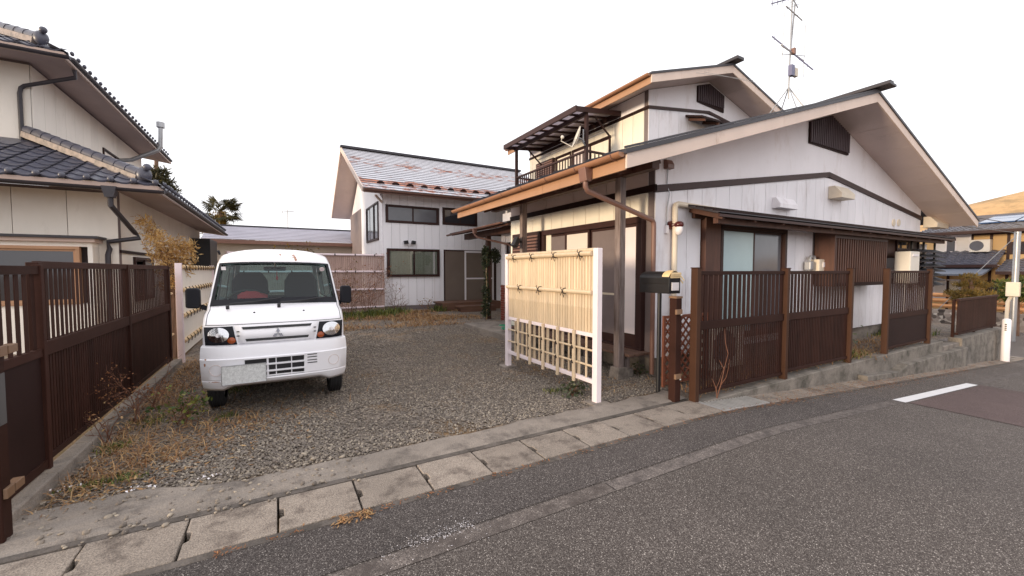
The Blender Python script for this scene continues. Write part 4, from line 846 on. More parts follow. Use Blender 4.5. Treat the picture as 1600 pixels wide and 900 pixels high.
# one curved tile (local: x across, y uphill)
def tile_mesh():
    n = 7; rows = []
    prof = [(-.14, .018), (-.10, .03), (-.06, .012), (-.01, -.002), (.05, .0), (.10, .018), (.135, .035)]
    top = [[(x, y, z+.035) for x, z in prof] for y in (0, .29)]; bot = [[(x, 0, z+.008) for x, z in prof]]
    b = MB().grid(top).grid([bot[0], top[0]]); return b
def place_tiles(par, ex, ey, ez, rows, cols, step=.27, run=.235, pitch=.45, front=True, xmin=None, hipx=None, cnt=[0]):
    src = None
    ang = math.atan(pitch)
    for r in range(rows):
        for c in range(cols):
            d = .05+r*run*math.cos(ang)
            if front:
                x = ex-.16-c*step; y = ey-.05+d
                if x+.1 > ex-(y-ey)-.0: continue
                pos = Vector((x, y, ez+.125+(d-.05)*pitch-.05*pitch)); rot = (ang-.075, 0, 0)
            else:
                y = ey+.2+c*step; x = ex+.05-d; pos = Vector((x, y, ez+.125+(d-.05)*pitch-.05*pitch)); rot = (ang, 0, math.pi/2)
            if src is None:
                b = tile_mesh(); me = bpy.data.meshes.new('roof_tile'); me.from_pydata(b.v, [], b.f); me.materials.append(K['tile']); me.shade_smooth(); src = bpy.data.objects.new('roof_tile', me); o = src
            else: o = src.copy()
            COL.objects.link(o); WL[o.name] = pos; o.parent = par; o.location = pos - wloc(par); o.rotation_euler = rot
            o.location.z += random.uniform(-.004, .004)
place_tiles(lr, LEX, LEY, LEZ, 9, 19)
place_tiles(lr, LEX, LEY, LEZ, 1, 35, front=False)
place_tiles(ur, VEX, VEY, VEZ, 3, 14); place_tiles(ur, VEX, VEY, VEZ, 1, 29, front=False)
# round eave caps on the lower roof
for i in range(18):
    x = LEX-.02-i*.27; MB().ball((x, LEY-.05, LEZ+.165), .045, .03, .045, 8, 6).build('eave_cap', K['tile'], lr, smooth='all')
for i in range(34):
    MB().ball((LEX+.06, LEY+.15+i*.27, LEZ+.17), .03, .045, .04, 7, 5).build('eave_cap', K['tile'], lr, smooth='all')
for i in range(28):
    MB().ball((VEX+.06, VEY+.15+i*.27, VEZ+.17), .03, .045, .04, 7, 5).build('eave_cap', K['tile'], ur, smooth='all')
def hip_ridge(p0, p1, par, n):
    p0, p1 = Vector(p0), Vector(p1); d = (p1-p0)/n
    MB().bar(p0, p1, .20, .10).build('ridge_bed', K['tile_warm'], par)
    for i in range(n):
        a = p0+d*i+Vector((0,0,.08)); b = a+d*1.08; MB().tube([a, b], [.095, .085], 10).build('ridge_tile', K['tile'], par, smooth=True)
    e = p0-d*.2; MB().ball(e+Vector((0,0,.08)), .11, .08, .13, 10, 6).build('ridge_end', K['tile'], par, smooth='all')
    MB().ball(e+Vector((.06,-.08,.2)), .06, .05, .06, 8, 5).build('ridge_end', K['tile'], par, smooth='all')
hip_ridge((LEX-.25, LEY+.25, LEZ+.25), (lhx, lhy, ltz+.2), lr, 11)
hip_ridge((VEX-.45, VEY+.45, VEZ+.38), (uhx, uhy, utz+.22), ur, 15)
# gutters and pipes
half_gutter((-14, LEY-.08, LEZ+.06), (LEX+.1, LEY-.08, LEZ+.03), .05, K['roof_dark'], lr); half_gutter((LEX+.08, LEY, LEZ+.05), (LEX+.08, FAR, LEZ+.02), .05, K['roof_dark'], lr)
half_gutter((-14, VEY-.08, VEZ+.06), (VEX+.1, VEY-.08, VEZ+.03), .05, K['roof_dark'], ur); half_gutter((VEX+.08, VEY, VEZ+.05), (VEX+.08, FAR, VEZ+.02), .05, K['roof_dark'], ur)
dpp = PY(172, 300, LEY-.08)
MB().prism([(dpp[0]-.09, LEZ+.04), (dpp[0]+.09, LEZ+.04), (dpp[0]+.05, LEZ-.13), (dpp[0]-.05, LEZ-.13)], 'y', LEY-.15, LEY-.02).build('rain_hopper', K['roof_dark'], lr)
b = MB().tube([(dpp[0], LEY-.08, LEZ-.12), (dpp[0]+.0, LEY-.08, LEZ-.25), (dpp[0]+.1, LY-.08, LEZ-.62), (dpp[0]+.16, LY-.08, LEZ-.7), (LX-.12, LY-.08, LEZ-.78), (LX-.1, LY-.08, LEZ-.9), (LX-.12, LY-.1, LEZ-1.0), (LX-.14, LY-.1, .1)], .038, 8).build('downpipe', K['roof_dark'], nb, smooth=True)
b = MB().tube([(VEX+.0, VEY+.4, VEZ-.02), (VEX+.0, VEY+.45, VEZ-.14), (VX-.05, VY-.06, VEZ-.35), (VX-.1, VY-.06, VEZ-.4), (VX-.12, VY-.06, VEZ-.5), (VX-.12, VY-.06, 3.9)], .035, 8).build('downpipe', K['roof_dark'], nb, smooth=True)
# vent chimney on the side wall, small window
vp = PX(205, 250, VX+.3); vq = PX(229, 198, VEX+.25)
vc = thing('flue_pipe', 'grey flue pipe with round cap rising past the eave of the cream house', 'flue pipe', vp)
MB().tube([(VX-.0, vp[1], vp[2]-.05), (VX+.3, vp[1], vp[2]), (VEX+.18, vp[1]+.1, vp[2]+.38), (VEX+.24, vp[1]+.1, vp[2]+.5), (VEX+.26, vp[1]+.1, vp[2]+1.05)], .055, 10).build('pipe', K['steel'], vc, smooth=True)
MB().tube([(VEX+.26, vp[1]+.1, vp[2]+1.05), (VEX+.26, vp[1]+.1, vp[2]+1.2)], .1, 12).build('cap', K['steel'], vc, smooth=True)
wy = PX(178, 250, VX); window_x(nb, VX+.02, wy[1]-.9, wy[1]+.9, PX(176, 268, VX)[2], PX(176, 242, VX)[2], [(.5, K['frost']), (.5, K['pane_grey'])], K['brown'], sgn=1, t=.04)
# side wall openings under the deep eave
for y in (10.3, 12.6, 14.2): window_x(nb, LX+.01, y, y+1.3, 1.0, 1.85, [(.5, K['pane_dark']), (.5, K['pane_grey'])], K['brown'], sgn=1, t=.05)
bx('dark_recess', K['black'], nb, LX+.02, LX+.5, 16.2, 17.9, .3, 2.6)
# ================================================================== street fence (brown aluminium)
def street_fence(x0, x1, Y, ztop, label, n_up, n_low, solid=False, zb=.1, y1=None):
    t = thing('slat_fence', label, 'fence', ((x0+x1)/2, Y, 0), 'brown aluminium street fences')
    return t
FY = 3.2
kz = lambda x: min(.03, -.01+.012*(x-4))
def fence_panel(t, x0, x1, n_up, n_low, solid=False, zt=1.6, zm=.92):
    bx('top_rail', K['alu_brown'], t, x0, x1, FY-.02, FY+.02, zt-.06, zt-.012, bevel=.004)
    bx('mid_rail', K['alu_brown'], t, x0, x1, FY-.022, FY+.022, zm-.05, zm+.05, bevel=.004)
    zb = kz((x0+x1)/2)+.07; bx('bottom_rail', K['alu_brown'], t, x0, x1, FY-.02, FY+.02, zb, zb+.045, bevel=.004)
    w = (x1-x0)/n_up; s0 = None
    for i in range(n_up):
        x = x0+w*(i+.5)
        if s0 is None: s0 = bx('slat', K['alu_brown'], t, x-w*.31, x+w*.31, FY-.004, FY+.004, zm+.051, zt-.061)
        else: again(s0, dx=w*i)
    if solid:
        bx('lower_panel', K['brown_dark'], t, x0, x1, FY-.006, FY+.006, zb+.046, zm-.051)
    else:
        w = (x1-x0)/n_low; s0 = None
        for i in range(n_low):
            x = x0+w*(i+.5)
            if s0 is None: s0 = bx('rod', K['alu_brown'], t, x-w*.33, x+w*.33, FY-.004, FY+.004, zb+.046, zm-.051)
            else: again(s0, dx=w*i)
def fpost(t, x, zt=1.62, y=FY, w=.036, yd=.036, z0=None):
    p = bx('post', K['alu_brown_lit'], t, x-w, x+w, y-yd-.02, y+yd, kz(x)-.03 if z0 is None else z0, zt, bevel=.006); bx('cap', K['alu_brown'], p, x-w-.004, x+w+.004, y-yd-.024, y+yd+.004, zt, zt+.012)
fa = thing('slat_fence', 'long dark brown aluminium slat fence with three posts beside the mailbox', 'fence', (6.3, FY, 0))
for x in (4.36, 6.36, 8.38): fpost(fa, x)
fence_panel(fa, 4.41, 6.31, 19, 38); fence_panel(fa, 6.41, 8.33, 20, 40)
fb = thing('slat_fence', 'short brown aluminium fence with solid lower panel near the lattice bay', 'fence', (10.9, FY, 0))
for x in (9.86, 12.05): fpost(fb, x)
fence_panel(fb, 9.91, 12.0, 20, 0, True, zm=.72)
# ribbed panel on the retaining wall
fc = thing('ribbed_fence', 'low brown ribbed fence panel on the stained retaining wall', 'fence', (15.6, 3.2, 0))
x0, x1 = 13.95, 17.2
bx('top_rail', K['alu_brown'], fc, x0, x1, 3.17, 3.23, .87, .92); bx('bottom_rail', K['alu_brown'], fc, x0, x1, 3.17, 3.23, .06, .11)
for x in (x0+.02, (x0+x1)/2, x1-.02): bx('post', K['alu_brown'], fc, x-.025, x+.025, 3.24, 3.29, -.02, .9)
for i in range(48):
    x = x0+(x1-x0)*(i+.5)/48; bx('slat', K['alu_brown'], fc, x-.026, x+.026, 3.19, 3.205, .111, .869)
# ================================================================== left fence
lf = thing('slat_fence', 'tall dark brown fence with open slats above solid panels beside the parking yard', 'fence', (-1.62, 6.4, 0))
FX = -1.62
for y in (4.52, 6.65, 8.76): bx('post', K['alu_brown'], lf, FX-.04, FX+.03, y-.035, y+.035, -.02, 1.66, bevel=.005)
for a, b in ((4.555, 6.615), (6.685, 8.725)):
    bx('top_rail', K['alu_brown'], lf, FX-.03, FX+.02, a, b, 1.61, 1.67, bevel=.004); bx('mid_rail', K['alu_brown'], lf, FX-.03, FX+.025, a, b, .93, 1.04, bevel=.004); bx('bottom_rail', K['alu_brown'], lf, FX-.025, FX+.015, a, b, .1, .15)
    n = 25; w = (b-a)/n; s0 = None
    for i in range(n):
        y = a+w*(i+.5)
        if s0 is None: s0 = bx('slat', K['alu_brown'], lf, FX-.003, FX+.003, y-w*.27, y+w*.27, 1.041, 1.609)
        else: again(s0, dy=w*i)
    pb = MB().box(FX-.012, FX-.004, a, b, .151, .929).build('lower_panel', K['brown_dark'], lf)
    n = 41; w = (b-a)/n; s0 = None
    for i in range(n):
        y = a+w*(i+.5)
        if s0 is None: s0 = bx('rib', K['alu_brown'], pb, FX-.0039, FX+.006, y-w*.36, y+w*.36, .152, .928)
        else: again(s0, dy=w*i)
# folding gate leaf next to it, with its lock post
gl = thing('gate_leaf', 'folded brown gate leaf with widely spaced slats at the end of the fence', 'gate', (-1.56, 4.1, 0))
GX = -1.58
for a in (3.72, 4.43): bx('stile', K['alu_brown'], gl, GX-.02, GX+.03, a-.025, a+.025, .08, 1.64, bevel=.004)
for z in (.1, .95, 1.57): bx('rail', K['alu_brown'], gl, GX-.018, GX+.02, 3.746, 4.404, z, z+.06)
for i in range(6): bx('slat', K['alu_brown'], gl, GX-.003, GX+.003, 3.80+i*.105, 3.85+i*.105, 1.011, 1.569)
bx('lower_panel', K['brown_dark'], gl, GX-.006, GX+.006, 3.746, 4.404, .161, .949)
gp_ = thing('gate_post', 'square dark brown gate post with tan latch brackets by the pebbly apron', 'gate post', (-1.47, 3.52, 0))
bx('post', K['alu_brown'], gp_, -1.53, -1.42, 3.46, 3.56, -.02, 1.66, bevel=.006)
for z in (.30, 1.13):
    bk = MB().box(-1.419, -1.40, 3.47, 3.55, z-.03, z+.03).box(-1.45, -1.40, 3.561, 3.66, z-.025, z+.025).build('latch_bracket', K['bracket'], gp_, bevel=.003)
bx('lock_plate', M('lock_plate', C(84,82,82), .5, .1, 5), gp_, -1.4195, -1.416, 3.475, 3.545, .7, 1.0)
fk = MB()
for i in range(8): pass
fs = thing('fence_footing', 'narrow concrete footing strip along the foot of the tall brown fence', 'footing', (-1.55, 6.2, 0))
for i in range(8):
    y = 3.66+i*.65; bx('kerb_block', K['concrete'], fs, -1.6, -1.475, y+.004, y+.646, -.03, .085+random.uniform(-.006, .006), bevel=.012)
# ================================================================== bamboo fence continuing behind the van side
bf = thing('bamboo_fence', 'cream panel fence with horizontal bamboo rails and pale post beside the van', 'fence', (-1.5, 10, 0))
bx('post', K['pink_white'], bf, -1.56, -1.47, 8.98, 9.07, -.02, 1.72, bevel=.006); bx('post', K['pink_white'], bf, -1.56, -1.47, 13.0, 13.09, -.02, 1.72)
bx('panel', K['neighbour_wall'], bf, -1.53, -1.51, 9.071, 13.0, .1, 1.66)
for z in (.35, .8, 1.25, 1.66):
    MB().tube([(-1.48, 9.08, z), (-1.48, 13.0, z)], .035, 10).build('bamboo_rail', K['bamboo_warm'], bf, smooth=True)
    for i in range(12): y = 9.25+i*.32; MB().tube([(-1.445, y, z-.06), (-1.437, y+.01, z), (-1.46, y-.01, z+.05)], .007, 5).build('cord_tie', K['cord'], bf)
sf = thing('bamboo_fence', 'short warm bamboo slat fence between the brown fence and the pale post', 'fence', (-1.62, 8.9, 0))
for i in range(5): MB().tube([(-1.64, 8.80+i*.036, .05), (-1.64, 8.80+i*.036, 1.55)], .016, 7).build('cane', K['bamboo_warm'], sf, smooth=True)
for z in (.5, 1.2): MB().tube([(-1.61, 8.79, z), (-1.61, 8.97, z)], .02, 7).build('bamboo_rail', K['bamboo_warm'], sf, smooth=True)
# ================================================================== pink bamboo fence at the back of the yard
pf = thing('pink_bamboo_fence', 'faded pinkish bamboo fence behind the van at the back of the yard', 'fence', (1.2, 14.45, .1))
PFY = 14.45
for x in (-1.3, .9, 3.1): bx('post', K['bamboo_pink'], pf, x-.05, x+.05, PFY-.02, PFY+.08, .1, 2.16, bevel=.006)
n = 72; s0 = None
for i in range(n):
    x = -1.22+i*(3.02+1.2)/(n-1)
    if s0 is None: s0 = MB().tube([(x, PFY, .2), (x, PFY, 2.08)], .0285, 7).build('cane', K['bamboo_pink'], pf, smooth=True)
    else: again(s0, dx=i*(3.02+1.2)/(n-1))
for z in (.35, .95, 1.55, 2.1): MB().tube([(-1.3, PFY-.05, z), (3.12, PFY-.05, z)], .034, 8).build('bamboo_rail', K['pink_white'], pf, smooth=True)
for z in (.35, .95, 1.55, 2.1):
    for i in range(7): MB().ball((-.9+i*.62, PFY-.085, z), .02, .012, .04, 6, 4).build('cord_tie', K['cord'], pf)
bx('base_board', K['concrete_dark'], pf, -1.3, 3.1, PFY-.03, PFY+.03, .05, .2)
# ================================================================== bamboo screen standing in the gravel
SX = 3.28
sc_ = thing('bamboo_screen', 'free standing bamboo privacy screen with white posts and open lattice foot', 'screen', (SX, 4.8, 0))
y0, y1 = 3.72, 5.9
zt = PX(905, 394, SX)[2]
K['screen_white'] = M('screen_white', C(240,226,228), .45, .04, 3)
for y in (y0, y1):
    p = bx('post', K['screen_white'], sc_, SX-.038, SX+.038, y-.042, y+.042, .0, 1.86, bevel=.005)
    bx('footing', K['concrete'], p, SX-.12, SX+.12, y-.11, y+.11, -.04, .022, bevel=.008)
ya, yb = y0+.046, y1-.046
for z in (.225, .79): bx('rail', K['screen_white'], sc_, SX-.022, SX+.022, ya, yb, z, z+.05, bevel=.003)
n = 37; cw = (yb-ya)/n; s0 = None
for i in range(n):
    y = ya+cw*(i+.5)
    rr = MB()
    if s0 is None:
        rr.tube([(SX, y, .841), (SX, y, 1.13), (SX, y, 1.14), (SX, y, 1.15), (SX, y, 1.79)], [cw*.46, cw*.46, cw*.5, cw*.46, cw*.46], 10); s0 = rr.build('cane', K['bamboo'], sc_, smooth=True)
    else:
        o = again(s0, dy=cw*i); o.rotation_euler.z = random.random()*6
for x in (SX-.045, SX+.045):
    MB().tube([(x, ya-.0, 1.80), (x, yb, 1.80)], .03, 10).build('bamboo_rail', K['bamboo'], sc_, smooth=True)
    MB().tube([(x, ya, 1.33), (x, yb, 1.33)], .027, 10).build('bamboo_rail', K['bamboo'], sc_, smooth=True)
MB().tube([(SX, ya, 1.84), (SX, yb, 1.84)], .028, 10).build('bamboo_rail', K['bamboo'], sc_, smooth=True)
def tie(y, z, r=.036):
    xs = SX-.045; b = MB().tube([(xs+.03, y, z+r), (xs-.02, y, z+r*.8), (xs-r, y, z), (xs-.02, y, z-r*.9), (xs+.02, y, z-r)], .006, 5)
    b.tube([(xs-r, y, z), (xs-r-.005, y-.025, z-.05), (xs-r+.005, y-.03, z-.085)], .005, 5).tube([(xs-r, y, z), (xs-r-.005, y+.02, z-.04), (xs-r+.005, y+.04, z-.06)], .005, 5).tube([(xs-r, y, z), (xs-r-.01, y+.02, z+.03), (xs-r+.005, y+.03, z+.05)], .005, 5)
    b.build('cord_tie', K['cord'], sc_)
for f in (.1, .36, .63, .88): tie(ya+(yb-ya)*f, 1.80)
for f in (.26, .54, .8): tie(ya+(yb-ya)*f, 1.33)
# lattice foot: thick verticals, thin verticals, two horizontals
for i in range(5):
    y = ya+(yb-ya)*(.165+i*.168)
    for x in (SX-.04, SX+.04): MB().tube([(x, y, .19), (x, y, .84)], .024, 8).build('lattice_upright', K['bamboo'], sc_, smooth=True)
for i in range(6):
    y = ya+(yb-ya)*(.07+i*.168); MB().tube([(SX, y, .276), (SX, y, .789)], .014, 8).build('lattice_cane', K['bamboo'], sc_, smooth=True)
for z in (.44, .63):
    MB().tube([(SX-.02, ya, z), (SX-.02, yb, z)], .014, 8).build('lattice_cane', K['bamboo'], sc_, smooth=True)
    for i in range(5):
        y = ya+(yb-ya)*(.165+i*.168); MB().tube([(SX-.068, y-.01, z-.02), (SX-.07, y, z), (SX-.068, y+.01, z+.02)], .009, 5).build('cord_tie', K['cord'], sc_)
# ================================================================== mailbox, lock post, trellis, air conditioner
mb = thing('mailbox', 'black arch topped mailbox on a slim pole with yellow tape', 'mailbox', (4.33, 3.66, 0))
MB().tube([(4.3, 3.68, -.02), (4.3, 3.68, 1.31)], .027, 12).build('pole', K['black'], mb, smooth=True)
arc = [(4.2, 1.305), (4.41, 1.305), (4.41, 1.5)] + [(4.305+.105*math.cos(a), 1.5+.075*math.sin(a)) for a in [math.pi*i/10 for i in range(1, 10)]] + [(4.2, 1.5)]
bxm = MB().prism(arc, 'y', 3.45, 3.93).build('box', K['black'], mb, smooth=True, bevel=.006)
bx('name_plate', K['white_frame'], bxm, 4.245, 4.375, 3.443, 3.4495, 1.345, 1.445)
lid = [(4.195, 1.475), (4.415, 1.475), (4.415, 1.5)] + [(4.305+.11*math.cos(a), 1.5+.08*math.sin(a)) for a in [math.pi*i/10 for i in range(1, 10)]] + [(4.195, 1.5)]
MB().prism([(4.19, 1.43), (4.2, 1.43), (4.2, 1.5)] + [(4.305-.107*math.cos(a), 1.5+.077*math.sin(a)) for a in [math.pi*i/10 for i in range(1, 10)]] + [(4.41, 1.5), (4.42, 1.5)] + [(4.305+.114*math.cos(a), 1.5+.084*math.sin(a)) for a in [math.pi*i/10 for i in range(1, 10)]] + [(4.19, 1.5)], 'y', 3.46, 3.9).build('lid', K['black'], bxm)
K['tape'] = M('tape', C(226,196,146), .4, .1, 20)
b = MB()
for k, yy in enumerate((3.47, 3.495, 3.52)):
    pts = [(4.305+.119*math.cos(a), yy+.012*math.sin(a*2+k), 1.5+(.089+.003*k)*math.sin(a)) for a in [math.pi*(.05+.9*i/12) for i in range(13)]]
    for i in range(12): p, q_ = Vector(pts[i]), Vector(pts[i+1]); b.add([p+Vector((0,-.02,0)), p+Vector((0,.02,.002)), q_+Vector((0,.02,.002)), q_+Vector((0,-.02,0))], [(0,1,2,3)])
b.add([(4.42,3.5,1.52),(4.45,3.51,1.52),(4.49,3.47,1.44),(4.46,3.46,1.42)], [(0,1,2,3)]).add([(4.42,3.49,1.55),(4.45,3.49,1.55),(4.48,3.44,1.47),(4.45,3.44,1.47)], [(0,1,2,3)])
b.build('tape', K['tape'], bxm, solid=.002)
b = MB()
for k in range(3): b.add([(4.21,3.438-.004*k,1.5+.022*k),(4.40,3.438-.004*k,1.5+.022*k),(4.395,3.442-.004*k,1.526+.022*k),(4.215,3.442-.004*k,1.526+.022*k)], [(0,1,2,3)])
b.build('tape', K['tape'], bxm, solid=.002)
lp_ = thing('gate_post', 'short dark brown gate post with tan latches in front of the mailbox', 'gate post', (4.17, 3.3, 0))
bx('post', K['alu_brown'], lp_, 4.115, 4.215, 3.27, 3.37, -.0, 1.26, bevel=.006); bx('cap', K['bracket'], lp_, 4.11, 4.22, 3.265, 3.375, 1.261, 1.285)
for z in (.32, 1.1): bx('latch_bracket', K['bracket'], lp_, 4.09, 4.19, 3.24, 3.2695, z-.03, z+.03, bevel=.004); MB().ball((4.165, 3.235, z-.035), .012, .012, .012, 6, 4).build('latch_knob', K['steel'], lp_)
tr = thing('trellis', 'reddish brown diagonal lattice trellis standing behind the street fence', 'trellis', (4.9, 3.8, 0))
tx0, tx1, tz0, tz1 = 4.52, 5.42, .03, .98
for x in (tx0, tx1): bx('upright', K['lattice'], tr, x-.02, x+.02, 3.77, 3.80, tz0-.03, tz1)
for z in (tz0+.02, tz1-.02): bx('rail', K['lattice'], tr, tx0+.021, tx1-.021, 3.77, 3.80, z-.018, z+.018)
for s in (-1, 1):
    for i in range(-8, 9):
        c = i*.125+.5*(tx1-tx0); pts = []
        for t in np.linspace(0, 1, 2): pass
        # line x = tx0 + c + s*(z-zm)
        zm_ = (tz0+tz1)/2; z_a, z_b = tz0+.04, tz1-.04
        xa, xb = tx0+c+s*(z_a-zm_), tx0+c+s*(z_b-zm_)
        lo, hi = tx0+.02, tx1-.02
        P = []
        for x, z in ((xa, z_a), (xb, z_b)):
            xx = min(max(x, lo), hi); P.append((xx, zm_+s*(xx-tx0-c)))
        if abs(P[0][0]-P[1][0]) > .08: MB().bar((P[0][0], 3.785+s*.006, P[0][1]), (P[1][0], 3.785+s*.006, P[1][1]), .01, .028, (0,1,0)).build('lath', K['lattice'], tr)
acu = thing('air_conditioner', 'cream outdoor air conditioner unit seen through the street fence rods', 'air conditioner', (6.0, 3.9, .1))
bx('casing', K['ac'], acu, 5.55, 6.4, 3.78, 4.08, .1, .74, bevel=.015)
for x in (5.65, 6.3): bx('foot', K['concrete'], acu, x-.05, x+.05, 3.75, 4.1, -.01, .099)
g = MB()
for i in range(6): g.tube([(5.85+.045*(i+1)*math.cos(a), 3.773, .42+.045*(i+1)*math.sin(a)) for a in [2*math.pi*j/24 for j in range(25)]], .004, 4)
g.build('fan_grille', K['black'], acu); MB().tube([(5.85, 3.7795, .42), (5.85, 3.775, .42)], .27, 24).build('fan_recess', K['pane_grey'], acu)
for i in range(9): bx('louvre', K['white_frame'], acu, 6.2, 6.36, 3.77, 3.7795, .2+i*.05, .22+i*.05)
# bollard
bo = thing('bollard', 'white round traffic bollard at the end of the retaining wall', 'bollard', (16.75, 2.92, rz(16.75)))
zb = rz(16.75)-.02
MB().tube([(16.75, 2.92, zb), (16.75, 2.92, .27), (16.75, 2.92, .30), (16.75, 2.92, .315)], [.085, .085, .07, .03], 16).build('shaft', K['white_frame'], bo, smooth=True)
for i in range(4): bx('letter_mark', K['black'], bo, 16.655, 16.664, 2.9, 2.935, .0+i*.05, .03+i*.05)
# ================================================================== antenna on the ridge
an = thing('tv_antenna', 'tall television antenna mast with several aerials on the roof ridge', 'antenna', (RX, 5.1, roofz(RX)+.17))
zb = roofz(RX)+.18
lean = lambda z: (RX+.02*(z-zb), 5.1, z)
MB().tube([lean(zb+.3), lean(zb+3.3)], .017, 8).build('mast', K['steel'], an, smooth=True)
MB().tube([lean(zb+1.2), (RX+.13, 5.08, zb+2.4)], .018, 6).build('mast', K['steel'], an, smooth=True)
for dx, dy in ((-.5, -.35), (.5, -.35), (-.5, .4), (.5, .4)):
    MB().tube([lean(zb+.55), (RX+dx*.55, 5.1+dy, roofz(RX+dx*.55)+.09)], .012, 6).build('stay_leg', K['steel'], an)
MB().tube([(RX-.8, 5.1, roofz(RX-.8)+.08), lean(zb+.5)], .004, 4).tube([(RX+.9, 5.0, roofz(RX+.9)+.08), lean(zb+1.1)], .004, 4).tube([lean(zb+.6), (8.6, 6.45, uroofz(8.6)-.05)], .004, 4).tube([lean(zb+.5), (8.9, 6.45, uroofz(8.9)-.05)], .004, 4).build('guy_wire', K['steel'], an)
def yagi(z, az, L, els, elh, boomc, vert=False, up=0, name='aerial', off=.0):
    d = Vector((math.cos(az), math.sin(az), up)).normalized(); c = Vector(lean(z))+Vector((0,-.05,0))+d*off; p, q_ = c-d*L*.5, c+d*L*.5
    b = MB().tube([p, q_], .014, 6); s = Vector((0,0,1)) if vert else Vector((-math.sin(az), math.cos(az), 0))
    for i in range(els):
        m = p+(q_-p)*(i+.3)/els; l = elh*(1-.3*i/els); b.tube([m-s*l, m+s*l], .006, 4)
    return b.build(name, boomc, an)
K['antenna_blue'] = M('antenna_blue', C(112,112,140), .5, .1, 4)
yagi(zb+1.28, R(-28), 1.2, 5, .05, K['antenna_blue'], True, -.75); yagi(zb+1.28, R(10), 1.5, 2, .02, K['steel'], False, .1)
for dx in (-.4, .5): MB().tube([(RX+dx, 5.05, zb+.8), (RX+dx+.05, 5.05, zb+2.05)], .008, 5).build('whip', K['steel'], an)
MB().tube([(RX-.42, 5.05, zb+1.15), (RX+.55, 5.05, zb+1.35)], .008, 5).build('whip', K['steel'], an)
yagi(zb+2.5, R(-60), .9, 9, .13, K['antenna_blue'], False, 0); yagi(zb+2.4, R(20), 1.2, 3, .1, K['steel'], False, .25); yagi(zb+2.15, R(10), 1.1, 2, .06, K['steel'], False, .1)
bx('booster_box', K['antenna_blue'], an, RX-.12, RX+.0, 4.98, 5.06, zb+.75, zb+.98); bx('booster_box', K['pipe_brown'], an, RX+.0, RX+.07, 5.0, 5.07, zb+1.25, zb+1.38); bx('booster_box', K['beige'], an, RX+.06, RX+.18, 5.0, 5.07, zb+.78, zb+.96)
# ================================================================== parked van (cab over, faces the street)
VC = -.025   # centre line
def mat_van():
    m = M('van_paint', C(238,236,240), .32, .03, 1.5, coat=.3); t = m.node_tree; L = t.links.new; p = t.nodes['Principled BSDF']; src = p.inputs['Base Color'].links[0].from_socket
    g = node(t, 'ShaderNodeNewGeometry'); sp = node(t, 'ShaderNodeSeparateXYZ'); L(g.outputs['Position'], sp.inputs[0])
    def near(out, c, r):
        a = node(t, 'ShaderNodeMath', operation='SUBTRACT'); L(out, a.inputs[0]); a.inputs[1].default_value = c; b = node(t, 'ShaderNodeMath', operation='ABSOLUTE'); L(a.outputs[0], b.inputs[0])
        d = node(t, 'ShaderNodeMapRange'); L(b.outputs[0], d.inputs[0]); d.inputs[1].default_value = r; d.inputs[2].default_value = r*.2; return d.outputs[0]
    n = node(t, 'ShaderNodeTexNoise'); n.inputs['Scale'].default_value = 28; n.inputs['Detail'].default_value = 6; L(g.outputs['Position'], n.inputs[0])
    acc = None
    for cx, cz, rx_, rz_ in ((.015, 1.80, .03, .04), (.165, 1.79, .045, .06), (.195, 1.74, .03, .05), (-.69, .66, .02, .02), (-.70, .6, .02, .04), (-.62, .42, .12, .012)):
        a, b = near(sp.outputs[0], cx, rx_), near(sp.outputs[2], cz, rz_); mu = node(t, 'ShaderNodeMath', operation='MULTIPLY'); L(a, mu.inputs[0]); L(b, mu.inputs[1])
        if acc is None: acc = mu.outputs[0]
        else: s = node(t, 'ShaderNodeMath', operation='ADD'); L(acc, s.inputs[0]); L(mu.outputs[0], s.inputs[1]); acc = s.outputs[0]
    mu = node(t, 'ShaderNodeMath', operation='MULTIPLY'); L(acc, mu.inputs[0]); L(n.outputs[0], mu.inputs[1])
    r = node(t, 'ShaderNodeMapRange'); L(mu.outputs[0], r.inputs[0]); r.inputs[1].default_value = .36; r.inputs[2].default_value = .46
    mm = node(t, 'ShaderNodeMix', data_type='RGBA'); L(r.outputs[0], mm.inputs[0]); L(src, mm.inputs[6]); mm.inputs[7].default_value = C(160,108,76); L(mm.outputs[2], p.inputs['Base Color']); return m
K['van'] = mat_van(); K['van_trim'] = M('van_trim', C(30,30,36), .6, .05, 4, spec=.2); K['van_int'] = M('van_int', C(30,34,44), .9, .1, 4)
K['windscreen'] = mat_glass('windscreen', (.50,.70,.70,1), .0, .01)
K['lens'] = mat_glass('lens', (.93,.93,.93,1), .10, .03); K['chrome'] = M('chrome', C(225,225,228), .12, .03, 5, metal=1.0)
K['amber'] = M('amber', C(150,70,30), .25, .15, 60); K['red_cloth'] = M('red_cloth', C(214,52,60), .8, .1, 10); K['plate'] = M('plate', C(212,213,212), .5, .2, 45, fine=.15)
K['wheel'] = M('wheel', C(150,150,152), .4, .1, 5, metal=.4)
van = thing('parked_van', 'white cab over minivan with rust spots parked on the gravel facing the street', 'van', (VC, 6.8, 0))
